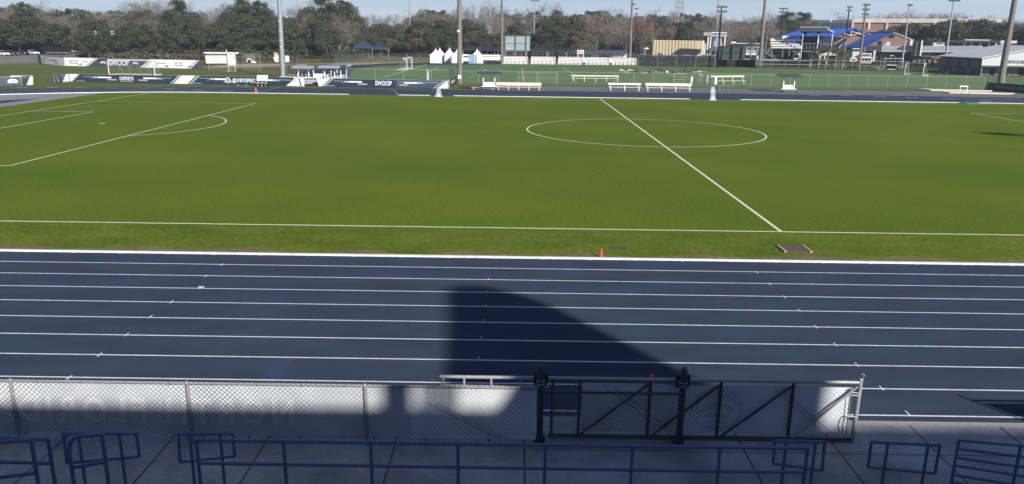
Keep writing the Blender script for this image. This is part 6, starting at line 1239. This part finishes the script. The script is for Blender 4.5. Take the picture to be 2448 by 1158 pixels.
def kb(u):    # kinds of the skyline row
    if u < 130: return ['oak', 'pine', 'pine', 'bare']
    if u < 330: return ['bare', 'oak', 'pine', 'oak']
    if u < 480: return ['bare', 'pine', 'bare']
    if u < 860: return ['bare', 'bare', 'oak']
    if u < 1000: return ['bare', 'bare', 'tan']
    if u < 1200: return ['bare', 'oak', 'bare', 'pine']
    if u < 1530: return ['pine', 'oak', 'bare', 'pine']
    if u < 1730: return ['pine', 'bare', 'pine', 'oak', 'bare']
    if u < 1840: return ['bare', 'bare', 'tan']
    return ['oak', 'bare', 'tan']
row(-60, 1840, 360, 24, 2, kb, 'far back on the skyline', 4, 1.15)
row(-60, 1840, 330, 26, 12, lambda u: ['bare', 'bare', 'oak', 'tan'] if u > 850 else ['oak', 'bare', 'oak'], 'in the back row', 5, 1.2)
row(-60, 1720, 300, 25, 24, lambda u: ['oak', 'oak', 'bare'] if u < 1240 else ['bare', 'oak', 'pine', 'pine', 'oak'], 'in the middle row', 7, 1.15)
row(1840, 2560, 560, 15, 6, ['oak', 'bare', 'bare', 'tan'], 'far back on the skyline', 3, 1.2)
row(1840, 1935, 420, 14, 10, ['bare', 'bare', 'oak', 'tan'], 'in the back row', 4, 1.2)
row(205, 870, 255, 23, 40, ['oak', 'oak', 'oak', 'oak', 'oak', 'bare'], 'in the front row', 15, 1.1)
row(860, 1420, 278, 28, 42, ['oak', 'oak', 'oak', 'tan'], 'in the front row', 10, 1.2)
row(1420, 1720, 285, 22, 38, ['bare', 'bare', 'oak', 'bare', 'pine'], 'in the front row', 8, 1.2)
row(1720, 1850, 300, 17, 34, ['bare', 'tan', 'bare'], 'in the front row', 10, 1.2)
def one(kind, u, D, vt, label, wide=1.0, k=0, group=None):
    P = at_dist(u, D); return plant(kind, P, hgt(P, vt), label, group, wide, k=k)
one('oak', 60, 282, 40, 'huge spreading oak over the parked cars', 1.5, 2); one('oak', 8, 286, 46, 'spreading oak at the left edge over the first parked car', 1.3, 0); one('oak', 152, 280, 54, 'broad low oak leaning over the road bend', 1.45, 1); one('oak', 222, 225, 66, 'dark bushy oak right of the yellow road sign', 1.1, 3)
one('pine', 78, 300, 5, 'tall pine crown above the huge spreading oak', .9, 1); one('pine', 442, 290, 0, 'tall pine whose crown tops the skyline left of the steel pole', 1.0, 0); one('pine', 590, 290, -6, 'left one of the twin tall pines beside the steel pole', 1.15, 2); one('pine', 628, 300, 2, 'right one of the twin tall pines beside the steel pole', 1.1, 1)
one('pine', 788, 320, -8, 'left of the two tall pines standing alone on the skyline right of the steel pole', 1.2, 0); one('pine', 830, 325, 2, 'right of the two tall pines standing alone on the skyline, its crown wider', 1.2, 2); one('pine', 808, 322, 20, 'lower pine between the two tall ones standing alone', 1.1, 1)
one('pine', 1868, 390, 28, 'left of the two round topped pines by the lamp pole over the blue roof', 1.1, 1); one('pine', 1902, 395, 30, 'right of the two round topped pines over the blue roof', 1.1, 0); one('red', 1527, 270, 52, 'reddish budding tree right of the concrete lamp pole with stacked lamps', .9); one('red', 1441, 285, 66, 'faint reddish tree above the right bleachers', .9); one('tan', 1380, 270, 76, 'brown grey rounded bush tree behind the red and white sign', 1.2, 0)
for i, (u, vt, wd) in enumerate(((2125, 60, 1.2), (2160, 54, 1.3), (2200, 50, 1.3), (2240, 50, 1.3), (2280, 46, 1.2), (2320, 44, 1.3), (2360, 52, 1.3), (2400, 58, 1.3), (2440, 56, 1.3), (2475, 54, 1.3))):
    one(['oak', 'oak', 'tan'][i % 3] if i != 1 else 'oak', u, 330+6*(i % 3), vt, ['dark oak just right of the brick gable vent', 'dark oak behind the slim lamp pole', 'brownish winter oak over the roof tower', 'dark oak left of the cream roof unit', 'dark oak over the left part of the roof pergola', 'brownish winter oak over the middle of the pergola', 'dark oak over the right part of the pergola', 'dark oak just left of the stout pole top', 'brownish winter oak right of the stout pole', 'dark oak at the right edge of the picture'][i], wd*1.2, i)
    one('oak', u+18, 345, vt+12, 'lower dark oak filling in ' + lmk(u+18), 1.5, i+1, 'lower oaks behind the pale roof, '+lmk(u+18))
# palms
def make_palm(H, R, lean, label, u, v, nf=26, group=None, props=True, D=None, base_v=None, droop=.9):
    P = at(u, v) if D is None else at_dist(u, D); g = thing('palm_tree', label, 'palm tree', (P[0], P[1], 0), 0, group); top = Vector((lean*H, 0, H))
    b = MB(); b.tube([(0, 0, 0), (lean*H*.2, 0, H*.35), (lean*H*.6, 0, H*.7), top], .26, 8, r2=.17); b.build('trunk', BKP, g)
    b = MB()
    for i in range(nf):
        a = i*2.4; el = .95-1.5*(i/nf); n = 7; prev = None
        for k in range(n+1):
            t = k/n; r_ = R*t*math.cos(el*.8); z = R*(math.sin(el)*t-droop*t*t*.75); c = top+Vector((math.cos(a)*r_, math.sin(a)*r_, z)); w_ = .34*R*math.sin(math.pi*min(1, t*.9+.12))*.55; s = Vector((-math.sin(a), math.cos(a), 0))*w_
            cur = (c-s+Vector((0, 0, -w_*.5)), c, c+s+Vector((0, 0, -w_*.5)))
            if prev:
                for q in (.0, .5):
                    l0 = [prev[0].lerp(prev[1], 0), prev[1], prev[2]]; m1 = prev[1].lerp(cur[1], q); m2 = prev[1].lerp(cur[1], q+.32)
                    b.add([m1, m2, prev[0].lerp(cur[0], q+.4)], [(0, 1, 2)]); b.add([m1, m2, prev[2].lerp(cur[2], q+.4)], [(0, 2, 1)])
            prev = cur
    b.build('crown', LM['palm'], g)
    if props:
        for a in (.3, 2.6, 4.2): bb_ = MB(); bb_.tube([(math.cos(a)*1.3, math.sin(a)*1.3, 0), (lean*H*.3, 0, H*.38)], .06, 4); bb_.build('prop', M['offwhite'], g)
    return g
for i, (u, v, vt, ln, lab) in enumerate(((1936, 162, 130, 0, 'leftmost palm of the five, low and dark by the stand post'), (1957, 162.5, 118, -.12, 'palm second from the left, leaning, with timber props'), (1973, 163, 115, .08, 'tallest palm in the middle of the five, with wide crossed props'), (1996, 163.5, 120, -.02, 'palm fourth from the left, before the white marquee'), (2013, 164, 126, .10, 'rightmost palm of the five, left of the white truck'))):
    P = at(u, v); make_palm(hgt(P, vt), 2.3, ln, lab, u, v, 30, 'palms propped along the turf edge')
make_palm(hgt(at_dist(1788, 262), 104), 2.9, 0, 'small palm in front of the grey building', 1788, 0, 26, props=False, D=262); make_palm(hgt(at_dist(2217, 285), 100), 3.4, 0, 'feathery palm behind the pale seam roof', 2217, 0, 34, props=False, D=285, droop=.6)
# undergrowth along the wood edge: nobody could count it
def thicket(name, runs, lm, label, size=.5, dens=9):
    global rng; rng = np.random.default_rng(5); PP = []
    for (u0, u1, D, vt, dep) in runs:
        for u in np.arange(u0, u1, 3.0):
            D_ = D+rng.random()*dep; P = at_dist(u+rng.random()*3, D_); h = max(.8, hgt(P, vt+rng.random()*10)); n = int(dens*h*3)
            q = rng.random((n, 3)); PP.append(np.stack([P.x+(q[:, 0]-.5)*3.2, P.y+(q[:, 1]-.5)*3.2, q[:, 2]*h], 1))
    C = np.concatenate(PP); me = leaf_mesh(name, C, size*(.6+.8*rng.random(len(C))), LM[lm]); o = bpy.data.objects.new(name, me); COL.objects.link(o); return tag(o, label, 'undergrowth', kind='stuff')
thicket('undergrowth', [(205, 870, 246, 116, 8), (205, 480, 238, 128, 4), (570, 720, 236, 131, 5), (-40, 205, 300, 92, 8)], 'oak', 'dark undergrowth filling the foot of the wood')
thicket('brush', [(205, 500, 228, 128, 4), (580, 690, 228, 134, 4), (690, 840, 262, 126, 4), (480, 560, 240, 130, 4)], 'brush', 'brown dry brush along the foot of the wood', .5)
thicket('hedge', [(840, 1210, 284, 106, 10), (1210, 1560, 284, 104, 10), (1560, 1860, 305, 90, 10)], 'oak', 'dark hedge line under the oaks behind the tents and bleachers')
thicket('twig_thicket', [(1400, 1860, 312, 88, 20)], 'bare', 'grey brown thicket of bare brush filling the wood', .6, 3.0)

# ------------------------------------------------------------------ the air between here and the woods
hm = bpy.data.materials.new('air_haze'); hm.use_nodes = True; t = hm.node_tree; t.nodes.clear(); o_ = t.nodes.new('ShaderNodeOutputMaterial'); pv = t.nodes.new('ShaderNodeVolumePrincipled'); pv.inputs['Color'].default_value = (.80, .88, 1, 1); pv.inputs['Density'].default_value = .00025; pv.inputs['Anisotropy'].default_value = .1
t.links.new(pv.outputs[0], o_.inputs['Volume'])
b = MB(); b.box(-720, 820, -140, 920, -1.2, 48); b.build('haze', hm, kind='stuff')
